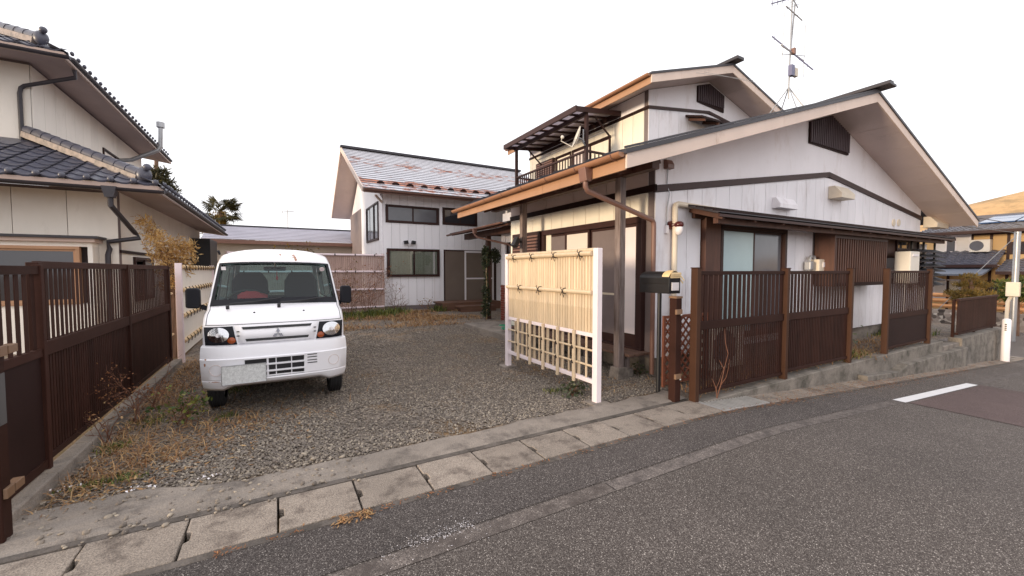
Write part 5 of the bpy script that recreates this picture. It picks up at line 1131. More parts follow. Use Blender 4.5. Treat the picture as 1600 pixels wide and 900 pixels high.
# surface of the front, roof and back: profile points (y, z, half width, front rounding, crown)
PR = [(5.33,.33,.66,.16,0),(5.25,.36,.69,.15,0),(5.235,.60,.705,.14,0),(5.245,.79,.705,.13,0),(5.275,.80,.70,.12,0),(5.285,.90,.70,.12,.0),(5.315,1.01,.70,.11,.0),(5.37,1.065,.70,.11,.005),(5.45,1.115,.70,.115,.01),(5.56,1.17,.69,.12,.02),
      (5.60,1.205,.69,.12,.02),(5.78,1.40,.668,.12,.02),(5.96,1.60,.645,.12,.02),(6.05,1.70,.632,.12,.02),
      (6.09,1.735,.625,.12,.03),(6.18,1.79,.62,.12,.05),(6.32,1.845,.615,.10,.07),(6.55,1.885,.61,.05,.085),(7.0,1.905,.61,.0,.09),(8.3,1.90,.61,0,.09),(8.52,1.85,.61,-.03,.08),(8.6,1.70,.63,-.04,.02),(8.64,1.1,.69,-.04,0),(8.64,.4,.69,-.04,0)]
US = [-1,-.965,-.9,-.78,-.6,-.4,-.2,0,.2,.4,.6,.78,.9,.965,1]
def sp_(i, u, d=0):
    y, z, w, rnd, cr = PR[i]; a = abs(u)
    return Vector((VC+w*u*(1.0), y+rnd*(a**5)+d, z-cr*(a**3)))
rows = [[sp_(i, u) for u in US] for i in range(len(PR))]
WS0, WS1 = 10, 13                       # windscreen rows
RW0, RW1 = 21, 22
b = MB(); n = len(US); v = [p for r_ in rows for p in r_]; f = []
for i in range(len(PR)-1):
    for j in range(n-1):
        if WS0 <= i < WS1 and 1 <= j < n-2: continue
        if i == 21 and 2 <= j < n-3: continue
        f.append((i*n+j, i*n+j+1, (i+1)*n+j+1, (i+1)*n+j))
b.add(v, f); body = b.build('body', K['van'], van, smooth=True, solid=.012)
# glass
gw_ = MB().grid([[sp_(i, u) + Vector((0, .012, 0)) for u in US[1:-1]] for i in range(WS0, WS1+1)]).build('windscreen', K['windscreen'], van, smooth='all')
# black border of the windscreen
bd = MB()
def quadstrip(p, q_, off=.004):
    m = len(p); bd.add([a+Vector((0,-off,off)) for a in p]+[a+Vector((0,-off,off)) for a in q_], [(i, i+1, m+i+1, m+i) for i in range(m-1)])
def sfrac(t, u):   # t along windscreen 0 bottom .. 1 top
    k = t*(WS1-WS0); i = min(int(k), WS1-WS0-1); a = k-i; return sp_(WS0+i, u)*(1-a)+sp_(WS0+i+1, u)*a
uu = [x for x in US[1:-1]]
quadstrip([sfrac(0, u) for u in uu], [sfrac(.11, u) for u in uu]); quadstrip([sfrac(.94, u) for u in uu], [sfrac(1, u) for u in uu])
tt = [i/8 for i in range(9)]
for s in (-1, 1): quadstrip([sfrac(.1+.85*t, s*.965) for t in tt], [sfrac(.1+.85*t, s*.915) for t in tt], .005)
bd.build('windscreen_border', K['van_trim'], gw_, smooth=True)
rg = MB().grid([[sp_(i, u, -.006) for u in US[2:-2]] for i in (21, 22)]).build('rear_window', K['windscreen'], van, smooth='all')
# body sides with window and arch openings
def side(s):
    bm = bmesh.new()
    def loop(pts):
        vs_ = [bm.verts.new((0, y, z)) for y, z in pts]; return [bm.edges.new((vs_[i], vs_[(i+1) % len(vs_)])) for i in range(len(vs_))]
    edge = [(sp_(i, s).y, sp_(i, s).z) for i in range(1, len(PR))]
    arch = lambda cy: [(cy+.33*math.cos(a), .29+.31*math.sin(a)) for a in [math.pi*i/10 for i in range(11)]]
    low = [(8.64, .33)] + arch(8.02) + [(8.35-.68, .33)] + [(6.24, .33)] + arch(5.88)
    out = edge[:-1] + [(8.66, .40)] + [(8.64, .32), (8.36, .32)] + arch(8.02)[1:-1] + [(7.68, .32), (6.22, .32)] + arch(5.88)[1:-1] + [(5.54, .33)]
    es = loop(out)
    wins = [[(5.86,1.16),(6.62,1.16),(6.62,1.66),(6.24,1.66)], [(6.72,1.16),(7.55,1.16),(7.55,1.66),(6.72,1.66)], [(7.64,1.16),(8.42,1.16),(8.36,1.66),(7.64,1.66)]]
    for w in wins: es += loop(w)
    bmesh.ops.triangle_fill(bm, edges=es, use_beauty=True, use_dissolve=False)
    for z in (.6, .9, 1.12, 1.4, 1.6):
        bmesh.ops.bisect_plane(bm, geom=bm.verts[:]+bm.edges[:]+bm.faces[:], plane_co=(0,0,z), plane_no=(0,0,1))
    wz = [(.3,.69),(.6,.715),(.9,.715),(1.12,.705),(1.40,.668),(1.62,.640),(1.7,.628),(1.75,.615),(1.95,.60)]
    def hw(z): return float(np.interp(z, [a for a, _ in wz], [c for _, c in wz]))
    prof_y = None
    for v_ in bm.verts: v_.co.x = VC + s*hw(v_.co.z)
    for i in range(1, len(PR)):
        p = sp_(i, s)
        for v_ in bm.verts:
            if abs(v_.co.y-p.y) < 1e-4 and abs(v_.co.z-p.z) < 1e-4: v_.co.x = p.x
    me = bpy.data.meshes.new('side_panel'); bmesh.ops.recalc_face_normals(bm, faces=bm.faces); bm.to_mesh(me); bm.free()
    o = link('side_panel', me, Vector((0,0,0)), K['van'], van, smooth=True)
    for w in wins:
        MB().add([(VC+s*(hw(z)-.008), y, z) for y, z in w], [(0,1,2,3)]).build('side_window', K['windscreen'], o)
        m = len(w); fr = MB()
        for i in range(m): (ya, za), (yb_, zb_) = w[i], w[(i+1) % m]; fr.bar((VC+s*hw(za), ya, za), (VC+s*hw(zb_), yb_, zb_), .02, .02)
        fr.build('window_seal', K['van_trim'], o)
    return o
side(-1); side(1)
# panel seams beside bonnet, bonnet lower edge
sm = MB()
for s in (-1, 1): sm.tube([sp_(i, s*.955)+Vector((0,-.0015,.0015)) for i in range(6, 11)], .0028, 4)
sm.tube([sp_(6, u)+Vector((0,-.002,0)) for u in US[1:-1]], .003, 4); sm.build('panel_seam', K['van_trim'], body)
MB().box(VC-.6, VC+.6, 5.45, 8.5, .32, .36).build('underbody', K['black'], van)
# interior
it = MB().box(VC-.6, VC+.6, 5.62, 5.95, 1.0, 1.17); it.build('dashboard', K['van_int'], van, bevel=.04)
bx('cabin_floor', K['van_int'], van, VC-.6, VC+.6, 5.96, 8.5, .5, .56)
for cx in (-.33, .30):
    s_ = bx('seat', K['van_int'], van, VC+cx-.24, VC+cx+.24, 6.35, 6.8, .6, .95, bevel=.05)
    MB().prism([(VC+cx-.23, .96), (VC+cx+.23, .96), (VC+cx+.21, 1.45), (VC+cx+.14, 1.57), (VC+cx-.14, 1.57), (VC+cx-.21, 1.45)], 'y', 6.72, 6.84).build('backrest', K['van_int'], s_, bevel=.03)
bx('rear_seat', K['van_int'], van, VC-.58, VC+.58, 7.5, 7.65, .6, 1.2, bevel=.04)
sw_ = [(VC-.33+.18*math.cos(a), 6.12-.06*math.sin(a), 1.25+.10*math.sin(a)) for a in [2*math.pi*i/24 for i in range(25)]]
MB().tube(sw_, .014, 6).build('steering_wheel', K['black'], van, smooth=True)
rc = MB(); rows_ = []
for i in range(7): rows_.append([(VC-.42+.045*j, 6.02-.02*i, 1.27+.075*math.sin(i*.6)*math.exp(-((j-3)/3)**2)+.015*math.sin(i*2.1+j*1.7)) for j in range(8)])
tag(rc.grid(rows_).build('red_cloth', K['red_cloth'], None, smooth='all', solid=.006), 'crumpled red cloth lying on the dashboard behind the windscreen', 'cloth')
MB().tube([(VC-.02, 6.0, 1.69), (VC-.02, 6.0, 1.64)], .01, 6).build('mirror_stem', K['black'], van); bx('inner_mirror', K['black'], van, VC-.14, VC+.10, 5.99, 6.01, 1.59, 1.645, bevel=.01)
MB().tube([(VC+.0, 5.985, 1.585), (VC+.0, 5.985, 1.52)], .004, 4).ball((VC, 5.985, 1.5), .014, .01, .03, 6, 5).build('charm', K['red_cloth'], van)
bx('sticker', K['white_frame'], gw_, VC-.575, VC-.53, 5.965, 5.968, 1.60, 1.64)
MB().tube([(VC+.52, 5.975, 1.61), (VC+.52, 5.978, 1.612)], .03, 14).build('sticker', K['pink_white'], gw_)
bx('paper_note', K['white_frame'], van, VC+.0, VC+.16, 5.66, 5.70, 1.172, 1.2); bx('paper_note', K['beige'], van, VC-.05, VC+.02, 5.78, 5.83, 1.172, 1.19)
# bumper
BMI = [(5.23,.315,.69,.17),(5.20,.35,.70,.16),(5.188,.42,.712,.155),(5.196,.43,.712,.155),(5.186,.44,.714,.155),(5.18,.60,.72,.15),(5.176,.655,.722,.15),(5.19,.665,.722,.15),(5.20,.74,.718,.14),(5.215,.785,.712,.13),(5.26,.80,.705,.12)]
def bp_(i, u, dz=0):
    y, z, w, rd_ = BMI[i]; a = abs(u); return Vector((VC+w*u, y+rd_*a**5, z))
UB_ = [-1,-.97,-.92,-.85,-.75,-.6,-.4,-.2,0,.2,.4,.6,.75,.85,.92,.97,1]
rows_ = [[bp_(i, u) for u in UB_] for i in range(len(BMI))]
for r_ in rows_:   # wrap back along the flanks to the wheel arch
    r_.insert(0, r_[0]+Vector((.0, .16, 0))); r_.append(r_[-1]+Vector((0, .16, 0)))
# raised middle of the lower lip
for i in (0, 1):
    for k, p in enumerate(rows_[i]):
        if abs(p.x-VC) < .44: rows_[i][k] = p+Vector((0, 0, .045))
bu = MB().grid(rows_).build('bumper', K['van'], van, smooth=True, solid=.01)
def by(z): return float(np.interp(z, [q_[1] for q_ in BMI], [q_[0] for q_ in BMI]))
def bpt(x, z, d=0):
    u = (x-VC)/.715; return Vector((x, by(z)+.15*abs(u)**5-d, z))
def patch(name, mat, x0, x1, z0, z1, d, par, nx=4, thick=0):
    xs = np.linspace(x0, x1, nx); return MB().grid([[bpt(x, z, d) for x in xs] for z in (z0, z1)]).build(name, mat, par, solid=thick)
# intake: dark openings between white bars
for r_ in range(3):
    z = .435+r_*.075
    for (xa, xb) in ((-.34,-.14),(-.12,-.055),(-.045,.095),(.105,.225)): patch('intake_slot', K['black'], VC+.025+xa, VC+.025+xb, z, z+.052, .003, bu)
for r_ in range(4): patch('intake_bar', K['van'], VC-.32, VC+.26, .417+r_*.075, .431+r_*.075, .010, bu, thick=.01)
for r_, z in enumerate((.64, .655-.045, .575, .545)): patch('vent_slot', K['black'], VC+.285, VC+.385, z-.006, z+.004, .003, bu)
for cx in (-.575, .565):
    ring = [bpt(VC+cx+.058*math.cos(a), .545+.058*math.sin(a), .002) for a in [2*math.pi*i/28 for i in range(29)]]
    MB().tube(ring, .0025, 4).build('fog_lamp_cover', K['soffit'], bu)
pl_ = MB(); pc = PY(382, 584, 5.17); MB().add([(pc[0]-.2, 5.168, pc[2]-.1), (pc[0]+.2, 5.168, pc[2]-.1), (pc[0]+.2, 5.16, pc[2]+.1), (pc[0]-.2, 5.16, pc[2]+.1)], [(0,1,2,3)]).build('number_plate', K['plate'], bu, solid=.006); MB().tube([(pc[0]-.2, 5.163, pc[2]-.1), (pc[0]+.2, 5.163, pc[2]-.1), (pc[0]+.2, 5.156, pc[2]+.1), (pc[0]-.2, 5.156, pc[2]+.1), (pc[0]-.2, 5.163, pc[2]-.1)], .004, 5).build('plate_rim', K['steel'], bu)
# grille panel with two dark slots and the emblem
def fy(z): return float(np.interp(z, [PR[i][1] for i in range(4, 8)], [PR[i][0] for i in range(4, 8)]))
def fpt(x, z, d=0):
    u = (x-VC)/.70; return Vector((x, fy(z)+.12*abs(u)**5-d, z))
def fpoly(name, mat, poly, d, par, thick=0): return MB().add([fpt(x, z, d) for x, z in poly], [tuple(range(len(poly)))]).build(name, mat, par, solid=thick)
def fquad(name, mat, bl, br, tr, tl, d, par, thick=0, nx=8):
    rws = []
    for (a, c) in ((bl, br), (tl, tr)): rws.append([fpt(a[0]+(c[0]-a[0])*k/(nx-1), a[1]+(c[1]-a[1])*k/(nx-1), d) for k in range(nx)])
    return MB().grid(rws).build(name, mat, par, solid=thick, smooth=True)
gp2 = fquad('grille_panel', K['van'], (VC-.365,.805), (VC+.365,.805), (VC+.41,1.0), (VC-.41,1.0), .014, van, .012)
fquad('grille_slot', K['black'], (VC-.33,.955), (VC+.33,.955), (VC+.345,.982), (VC-.345,.982), .0165, gp2); fquad('grille_slot', K['black'], (VC-.30,.825), (VC+.30,.825), (VC+.31,.853), (VC-.31,.853), .0165, gp2)
for s in (-1, 1):
    for z in (.935, .89): fquad('grille_notch', K['black'], (VC+s*.375-.013,z-.006), (VC+s*.375+.013,z-.006), (VC+s*.375+.013,z+.006), (VC+s*.375-.013,z+.006), .0165, gp2, nx=2)
lx, lz, r_ = VC-.0, .893, .034
em = MB()
for k in range(3):   # three diamonds meeting in the middle
    a = R(90+120*k); d1 = (math.cos(a), math.sin(a)); d2 = (math.cos(a+R(30)), math.sin(a+R(30))); d3 = (math.cos(a-R(30)), math.sin(a-R(30)))
    P = [(lx, lz), (lx+d2[0]*r_, lz+d2[1]*r_), (lx+(d2[0]+d3[0])*r_, lz+(d2[1]+d3[1])*r_), (lx+d3[0]*r_, lz+d3[1]*r_)]
    em.add([fpt(x, z, .02) for x, z in P]+[fpt(x, z, .0145) for x, z in P], [(0,1,2,3),(0,4,5,1),(1,5,6,2),(2,6,7,3),(3,7,4,0)])
em.build('emblem', M('emblem_metal', C(128,128,134), .25, .05, 5, metal=.9), gp2)
# headlights
for s in (-1, 1):
    ol = [(VC+s*.385,.80),(VC+s*.675,.795),(VC+s*.69,.99),(VC+s*.425,.995)]
    if s < 0: ol = ol[::-1]
    bl, br, tr_, tl = (ol[0], ol[1], ol[2], ol[3]) if s > 0 else ((VC-.675,.795), (VC-.385,.80), (VC-.425,.995), (VC-.69,.99))
    hl = fquad('headlight', K['van_trim'], bl, br, tr_, tl, .012, van, .01, nx=12)
    cx = VC+s*.555; rws = []
    for k in range(5):
        q_ = k/4; rws.append([fpt(cx+.098*q_*math.cos(a)*(1 if abs(math.cos(a)) < .9 else 1), .905+.078*q_*math.sin(a), .0145+.006*(1-q_)) for a in [2*math.pi*i/28 for i in range(29)]])
    MB().grid(rws).build('reflector', K['chrome'], hl, smooth='all')
    rws = [[p_+Vector((0,-.012,0)) for p_ in r2] for r2 in rws]; MB().grid(rws).build('lens', K['lens'], hl, smooth='all')
    MB().tube([fpt(cx, .905, .02), fpt(cx, .905, .034)], .022, 12).build('bulb', K['white_frame'], hl, smooth=True)
    ax_ = VC+s*.435; rws = [[fpt(ax_+.038*k/3*math.cos(a), .845+.034*k/3*math.sin(a), .014+.01*(1-(k/3)**2)) for a in [2*math.pi*i/20 for i in range(21)]] for k in range(4)]
    MB().grid(rws).build('indicator', K['amber'], hl, smooth='all')
    # mirror
    mx_, mz_ = VC+s*.835, 1.28
    if s > 0: mx_ = VC+.79
    mr = MB().prism([(mx_-.06, mz_-.11), (mx_+.05, mz_-.12), (mx_+.068, mz_-.09), (mx_+.068, mz_+.09), (mx_+.045, mz_+.115), (mx_-.05, mz_+.115), (mx_-.066, mz_+.09), (mx_-.066, mz_-.09)], 'y', 5.80, 5.9).build('door_mirror', K['van_trim'], van, bevel=.025, seg=3, smooth=True)
    MB().bar((mx_-s*.07, 5.86, mz_-.1), (VC+s*.69, 5.9, mz_-.14), .03, .05).build('mirror_arm', K['van_trim'], mr)
    # front wheel
for wy_ in (5.88, 8.02):
    for s in (-1, 1):
        wx_ = VC+s*.63
        w_o = MB(); m = 28
        prof = [(-.075,.19),(-.075,.255),(-.06,.275),(.06,.275),(.075,.255),(.075,.19)]
        rws = [[(wx_+px, wy_+r2*math.cos(a), .275+r2*math.sin(a)) for a in [2*math.pi*i/m for i in range(m+1)]] for px, r2 in prof]
        wh_ = MB().grid(rws).build('wheel', K['rubber'], van, smooth=True)
        MB().tube([(wx_-.055, wy_, .275), (wx_+.055, wy_, .275)], .19, 20).build('rim', K['wheel'], wh_, smooth=True)
        tg = MB()
        for px in (-.035, 0, .035): tg.tube([(wx_+px, wy_+.2765*math.cos(a), .275+.2765*math.sin(a)) for a in [2*math.pi*i/m for i in range(m+1)]], .003, 4)
        tg.build('tread_groove', K['black'], wh_)
# wipers and washer nozzles
for (px0, py0, px1, py1) in ((356, 489, 420, 476), (436, 484, 500, 474)):
    a = PY(px0, py0, 5.55); a = Vector((a[0], 5.55, 1.185)); t_ = sfrac(.16, 0)
    bE = Vector((a.x+.42, 5.60, 1.245)); b = MB().tube([a, a+Vector((.02, -.005, .035)), bE], .009, 6).tube([a+Vector((.08,.0,.03)), a+Vector((.52,.065,.085))], .007, 5)
    b.tube([a+Vector((0,0,-.02)), a+Vector((0,-.015,.02))], .018, 8).build('wiper', K['black'], van)
for x in (-.23, .27): MB().ball((VC+x, 5.46, 1.118), .012, .012, .012, 8, 5).build('washer_nozzle', K['black'], van)
MB().tube([(VC-.62, 6.3, 1.80), (VC-.63, 6.27, 1.84)], .016, 6).build('roof_clip', K['van_trim'], van)
# ================================================================== far right: house across the side street, wall, pole, hill
FHX = 30
def fq(px, py, X=FHX): return PX(px, py, X)
K['tan_wall'] = M('tan_wall', C(214,178,128), .85, .06, 1.5); K['tan_light'] = M('tan_light', C(226,196,150), .85, .06, 1.5)
fh = thing('far_house', 'ochre walled house with grey tiled roofs across the side street', 'house', (FHX, 8, -1))
ylo, yhi = -2.0, 9.5
ze = fq(1545, 361)[2]
fw = bx('wall', K['tan_wall'], fh, FHX, FHX+.2, ylo, yhi, -1, ze)
def tileroof(y0, y1, x0, x1, z0, z1, par, n, name='roof'):
    b = MB()
    for i in range(n):
        t0, t1 = i/n, (i+1)/n
        r0 = []; r1 = []; r2 = []; k = int((y1-y0)/.30)
        for j in range(k*4+1):
            y = y0+(y1-y0)*j/(k*4); wv = .03*math.sin(j*math.pi/2)
            r0.append((x0+(x1-x0)*t0, y, z0+(z1-z0)*t0+.07+wv)); r1.append((x0+(x1-x0)*t1, y, z0+(z1-z0)*t1+.02+wv)); r2.append((x0+(x1-x0)*t0, y, z0+(z1-z0)*t0+.0))
        b.grid([r2, r0, r1])
    o = b.build(name, K['tile'], par, smooth=True); bx('eave_board', K['brown'], o, x0, x0+.06, y0, y1, z0-.14, z0-.001); bx('soffit', K['soffit'], o, x0+.06, x0+1.2, y0, y1, z0-.05, z0-.02); return o
mr_ = tileroof(ylo-.5, 8.3, FHX-.9, FHX+4.2, ze, ze+.95, fh, 13)
K['solar'] = M('solar', C(56,80,116), .15, .1, 3)
rzf = lambda x: ze+(x-FHX+.9)*.95/5.1+.16
for i in range(6):
    for j in range(2):
        y = 5.3-i*1.25; xx = FHX+.9+j*1.55; slab_roof(xx, xx+1.45, y, y+1.18, rzf, .05, 'solar_panel', K['solar'], mr_)
MB().bar((FHX+4.2, ylo-.5, ze+1.02), (FHX+4.2, 8.3, ze+1.02), .35, .25).build('ridge_tile', K['tile'], mr_)
tileroof(fq(1572, 410)[1], 9.5, FHX-1.5, FHX-.01, fq(1500, 414)[2], fq(1500, 396)[2]+.1, fh, 6)
tileroof(ylo, fq(1574, 410)[1], FHX-1.9, FHX-.01, fq(1590, 424)[2], fq(1590, 408)[2]+.1, fh, 6)
K['roof_slate'] = M('roof_slate', C(112,118,130), .5, .1, 3)
MB().add([(FHX-2.6, fq(1560,430)[1], fq(1500,430)[2]), (FHX-2.6, 10, fq(1500,430)[2]), (FHX-.3, 10, fq(1500,419)[2]+.1), (FHX-.3, fq(1560,430)[1], fq(1500,419)[2]+.1)], [(0,1,2,3)]).build('porch_roof', K['roof_slate'], fh, solid=.08)
def fwin(px0, py0, px1, py1, panes, fm):
    a, c = fq(px0, py0), fq(px1, py1); return window_x(fh, FHX-.02, min(a[1], c[1]), max(a[1], c[1]), min(a[2], c[2]), max(a[2], c[2]), panes, fm, t=.06)
K['win_bright'] = M('win_bright', C(232,226,222), .25, .05, 2)
fwin(1462, 369, 1517, 395, [(.4, K['win_bright']), (.3, K['pane_grey']), (.3, K['win_bright'])], K['white_frame'])
fwin(1458, 436, 1500, 470, [(.5, K['curtain']), (.5, K['win_bright'])], K['white_frame'])
fwin(1578, 378, 1606, 396, [(.5, K['pane_dark']), (.5, K['pane_dark'])], K['brown'])
fwin(1540, 438, 1560, 470, [(1, K['pane_dark'])], K['brown'])
for px in (1483, 1518, 1548, 1575): y = fq(px, 400)[1]; bx('timber', K['brown'], fw, FHX-.03, FHX-.001, y-.05, y+.05, -1, ze-.1)
for py in (366, 397): z = fq(1530, py)[2]; bx('timber', K['brown'], fw, FHX-.028, FHX-.0005, ylo, yhi, z-.05, z+.05)
a = fq(1531, 384, FHX-.4); fac = thing('air_conditioner', 'white outdoor air conditioner hung on the ochre house across the side street', 'air conditioner', a)
bx('casing', K['ac'], fac, FHX-.45, FHX-.05, a[1]-.34, a[1]+.34, a[2]-.3, a[2]+.3, bevel=.02); MB().tube([(FHX-.4505, a[1]+.1, a[2]), (FHX-.46, a[1]+.1, a[2])], .24, 18).build('fan', K['pane_grey'], fac)
# log rail fence on a cobbled wall
WT = PX(1560, 489, 26.2)[2]
sw2 = tag(MB().box(26.2, 26.7, -3, 14, -1.0, WT).build('cobble_wall', mat_speckle('cobble', C(150,136,126), C(200,190,178), C(70,62,58), 7, 1.0, amount=.5, patchscale=1)), 'low cobblestone garden wall along the side street', 'wall')
lg = thing('log_rail_fence', 'orange log rail fence on top of the cobblestone wall', 'fence', (26.5, 5, .3))
K['log'] = M('log', C(204,146,96), .7, .15, 5)
for z in (WT+.17, WT+.42, WT+.66): MB().tube([(26.4, -3, z), (26.4, 12, z)], .09, 8).build('rail', K['log'], lg, smooth=True)
for i in range(9): MB().tube([(26.5, -2.9+i*1.8, WT-.03), (26.5, -2.9+i*1.8, WT+.78)], .08, 8).build('post', K['log'], lg, smooth=True)
# utility pole with meter box and guy
pp_ = PX(1584, 480, 22.5); up_ = thing('utility_pole', 'pale slim steel utility pole with a grey box by the side street', 'utility pole', (22.5, pp_[1], -.95))
zt_ = PX(1591, 362, 22.5)[2]
MB().tube([(22.5, pp_[1], -1), (22.5, pp_[1], zt_)], .085, 12).build('pole', K['steel'], up_, smooth=True)
bz_ = PX(1588, 450, 22.3)[2]; bx('meter_box', K['beige'], up_, 22.2, 22.38, pp_[1]-.16, pp_[1]+.16, bz_-.3, bz_+.2, bevel=.02)
MB().tube([(22.36, pp_[1]+.05, bz_-.3), (22.36, pp_[1]+.12, bz_-.5), (22.36, pp_[1]+.14, -1)], .05, 8).build('conduit', K['beige'], up_, smooth=True)
MB().tube([(22.5, pp_[1], zt_-.1), (22.8, pp_[1]+2.0, .0)], .012, 4).build('guy_wire', K['steel'], up_)
# overhead service wires
wr = MB().tube([(16.2, 3.6, 3.05), (20, 3.3, 3.0), (26, 3.4, 3.3), (34, 4, 4.4)], .012, 4).tube([(15.6, 3.55, 2.75), (22.5, pp_[1], zt_-.05)], .01, 4).build('service_wire', K['black']); tag(wr, 'thin black service wires running from the eave towards the pole', 'wire')
# hill
def hz(x, y): return -1.5 + 46*math.exp(-((x-330)/110)**2 - ((y-20)/130)**2) + 5*math.sin(x*.05+y*.03)*math.exp(-((x-330)/110)**2)
hill = sheet('hill', M('hill', C(190,152,106), .95, .15, .06, col2=C(150,122,84), thr=(.45,.6), bump=.6, bscale=.4), [150+12*i for i in range(31)], [-220+14*i for i in range(38)], hz)
# stone step block by the gate gap
tag(bx('stone_block', K['concrete'], None, 12.95, 13.5, 3.75, 4.2, -.1, .28, bevel=.02), 'pale stone block standing beside the white post at the step', 'stone block')
# ================================================================== plants
def leafquads(P, size, rs, aspect=.55, up=None, droop=0):
    N = len(P); sz = size*rs.uniform(.6, 1.35, N)
    d = rs.normal(size=(N, 3)); 
    if up is not None: d = d*up[0] + np.array(up[1])
    d /= np.linalg.norm(d, axis=1)[:, None]; r = rs.normal(size=(N, 3)); s = np.cross(d, r); s /= np.linalg.norm(s, axis=1)[:, None]+1e-9
    nn = np.cross(d, s)
    L = d*sz[:, None]; W = s*(sz*aspect*.5)[:, None]
    V = np.stack([P, P+L*.45+W+nn*(sz*.08)[:, None], P+L, P+L*.45-W+nn*(sz*.08)[:, None]], 1).reshape(-1, 3)
    F = np.arange(4*N).reshape(N, 4); return V, F
def leaves(name, P, size, mat, parent, seed=1, aspect=.55, up=None):
    rs = np.random.RandomState(seed); V, F = leafquads(np.asarray(P, float), size, rs, aspect, up); return np_obj(name, V, F, mat, parent)
def blades(name, XY, h, mat, seed, zf=None, lean=.5, w=.006, parent=None, flat=0.):
    rs = np.random.RandomState(seed); N = len(XY); XY = np.asarray(XY, float); z = np.array([zf(x, y) for x, y in XY]) if zf else np.zeros(N)
    H = h*rs.uniform(.4, 1.3, N); a = rs.rand(N)*6.283; l = H*lean*rs.uniform(.3, 1.6, N); H = H*(1-flat*rs.rand(N))
    dx, dy = np.cos(a), np.sin(a); wx, wy = -dy*w, dx*w
    B = np.stack([XY[:, 0], XY[:, 1], z], 1); D = np.stack([dx*l, dy*l, 0*l], 1); Wv = np.stack([wx, wy, 0*wx], 1); Z = np.array([0, 0, 1.])
    p1 = B+D*.3+Z*(H*.65)[:, None]; p2 = B+D+Z*(H*.9)[:, None]
    V = np.stack([B-Wv, B+Wv, p1+Wv*.8, p1-Wv*.8, p2+Wv*.1, p2-Wv*.1], 1).reshape(-1, 3); i = np.arange(N)[:, None]*6
    F = np.concatenate([i+np.array([[0,1,2,3]]), i+np.array([[3,2,4,5]])]); return np_obj(name, V, F, mat, parent)
def cluster(rs, c, r, n): return np.array(c)[None, :2] + rs.normal(size=(n, 2))*np.array(r)
RS = np.random.RandomState(21)
gz = lambda x, y: yz(y)-.005
def grass(label, pts, h, mat, seed, **k): return tag(blades('dry_grass' if mat is not K['green'] else 'green_weeds', pts, h, mat, seed, gz, **k), label, 'grass', kind='stuff')
# dry strip along the left fence
n = 2300; y = 3.75+5.2*RS.rand(n)**1.1; x = -1.42+np.abs(RS.normal(size=n))*.26*(.6+.5*np.sin(y*2.3)**2); k = (RS.rand(n) < .35+.65*np.exp(-((y-4.9)/.6)**2)) | (y > 6.2)
grass('matted dry straw and weeds along the foot of the tall brown fence', np.stack([x, y], 1)[k], .075, K['dry'], 2, lean=1.6, flat=.85, w=.004)
pts = np.concatenate([cluster(RS, c, r, m) for c, r, m in (((-.9,4.5),(.2,.12),260), ((-.55,5.1),(.25,.12),200), ((-.3,4.9),(.5,.1),90), ((-1.2,4.2),(.2,.1),120), ((-.2,5.6),(.5,.3),120), ((-1.0,6.2),(.3,.6),300))])
grass('straggly dry grass clumps on the gravel near the van', pts, .09, K['dry'], 3, lean=1.6, flat=.8, w=.004)
pts = np.concatenate([cluster(RS, c, r, m) for c, r, m in (((-1.15,4.12),(.14,.05),150), ((-1.33,4.9),(.06,.06),160), ((-.52,5.35),(.05,.05),90), ((-.55,6.5),(.12,.1),200), ((3.1,4.35),(.07,.06),130), ((-1.2,5.6),(.08,.1),140))])
grass('small green weeds and moss tufts around the yard edge', pts, .045, K['green'], 4, lean=.9, w=.004)
# dry grass belt in front of the annex
n = 11000; pts = np.stack([RS.uniform(.7, 5.6, n), 10.9+3.4*RS.rand(n)**.8], 1); pts = pts[np.sin(pts[:,0]*2.1)+np.sin(pts[:,1]*3.3+pts[:,0])+RS.normal(size=n)*.7 > -.3]; grass('flattened tan dry grass belt in front of the annex', pts, .09, K['dry'], 5, lean=1.7, flat=.85, w=.009)
pts = np.concatenate([cluster(RS, c, r, m) for c, r, m in (((2.6,13.6),(.45,.2),420), ((3.3,14.1),(.3,.15),240), ((1.6,13.4),(.4,.3),160), ((5.0,14.0),(.15,.12),180))]); grass('green weeds growing at the foot of the pink bamboo fence', pts, .2, K['green'], 6, lean=.7, w=.012)
# kerb strip
n = 1700; pts = np.stack([RS.uniform(4.5, 12.5, n), RS.uniform(3.22, 4.15, n)], 1); grass('dry weeds in the soil strip behind the street fence', pts, .09, K['dry'], 7, lean=1.3, flat=.6)
pts = np.concatenate([cluster(RS, c, r, m) for c, r, m in (((9.1,3.55),(.25,.15),260), ((9.3,3.9),(.2,.12),160), ((12.9,4.3),(.25,.2),300), ((8.6,3.4),(.2,.08),120))]); grass('green weeds in the gap between the two street fences', pts, .13, K['green'], 8, lean=.8)
pts = cluster(RS, (9.1,3.5), (.35,.16), 500); grass('heap of tan straw in the gap between the street fences', pts, .14, K['dry'], 12, lean=1.5, flat=.6)
pts = np.stack([RS.uniform(13.0, 14.2, 350), RS.uniform(3.5, 4.6, 350)], 1); grass('green ground weeds behind the ribbed fence panel', pts, .2, K['green'], 13, lean=.8)
n = 500; pts = np.stack([RS.uniform(3.4, 4.3, n), RS.uniform(3.9, 6.5, n)], 1); grass('sparse dry stems on the gravel by the veranda', pts, .05, K['dry'], 14, lean=1.6, flat=.7)
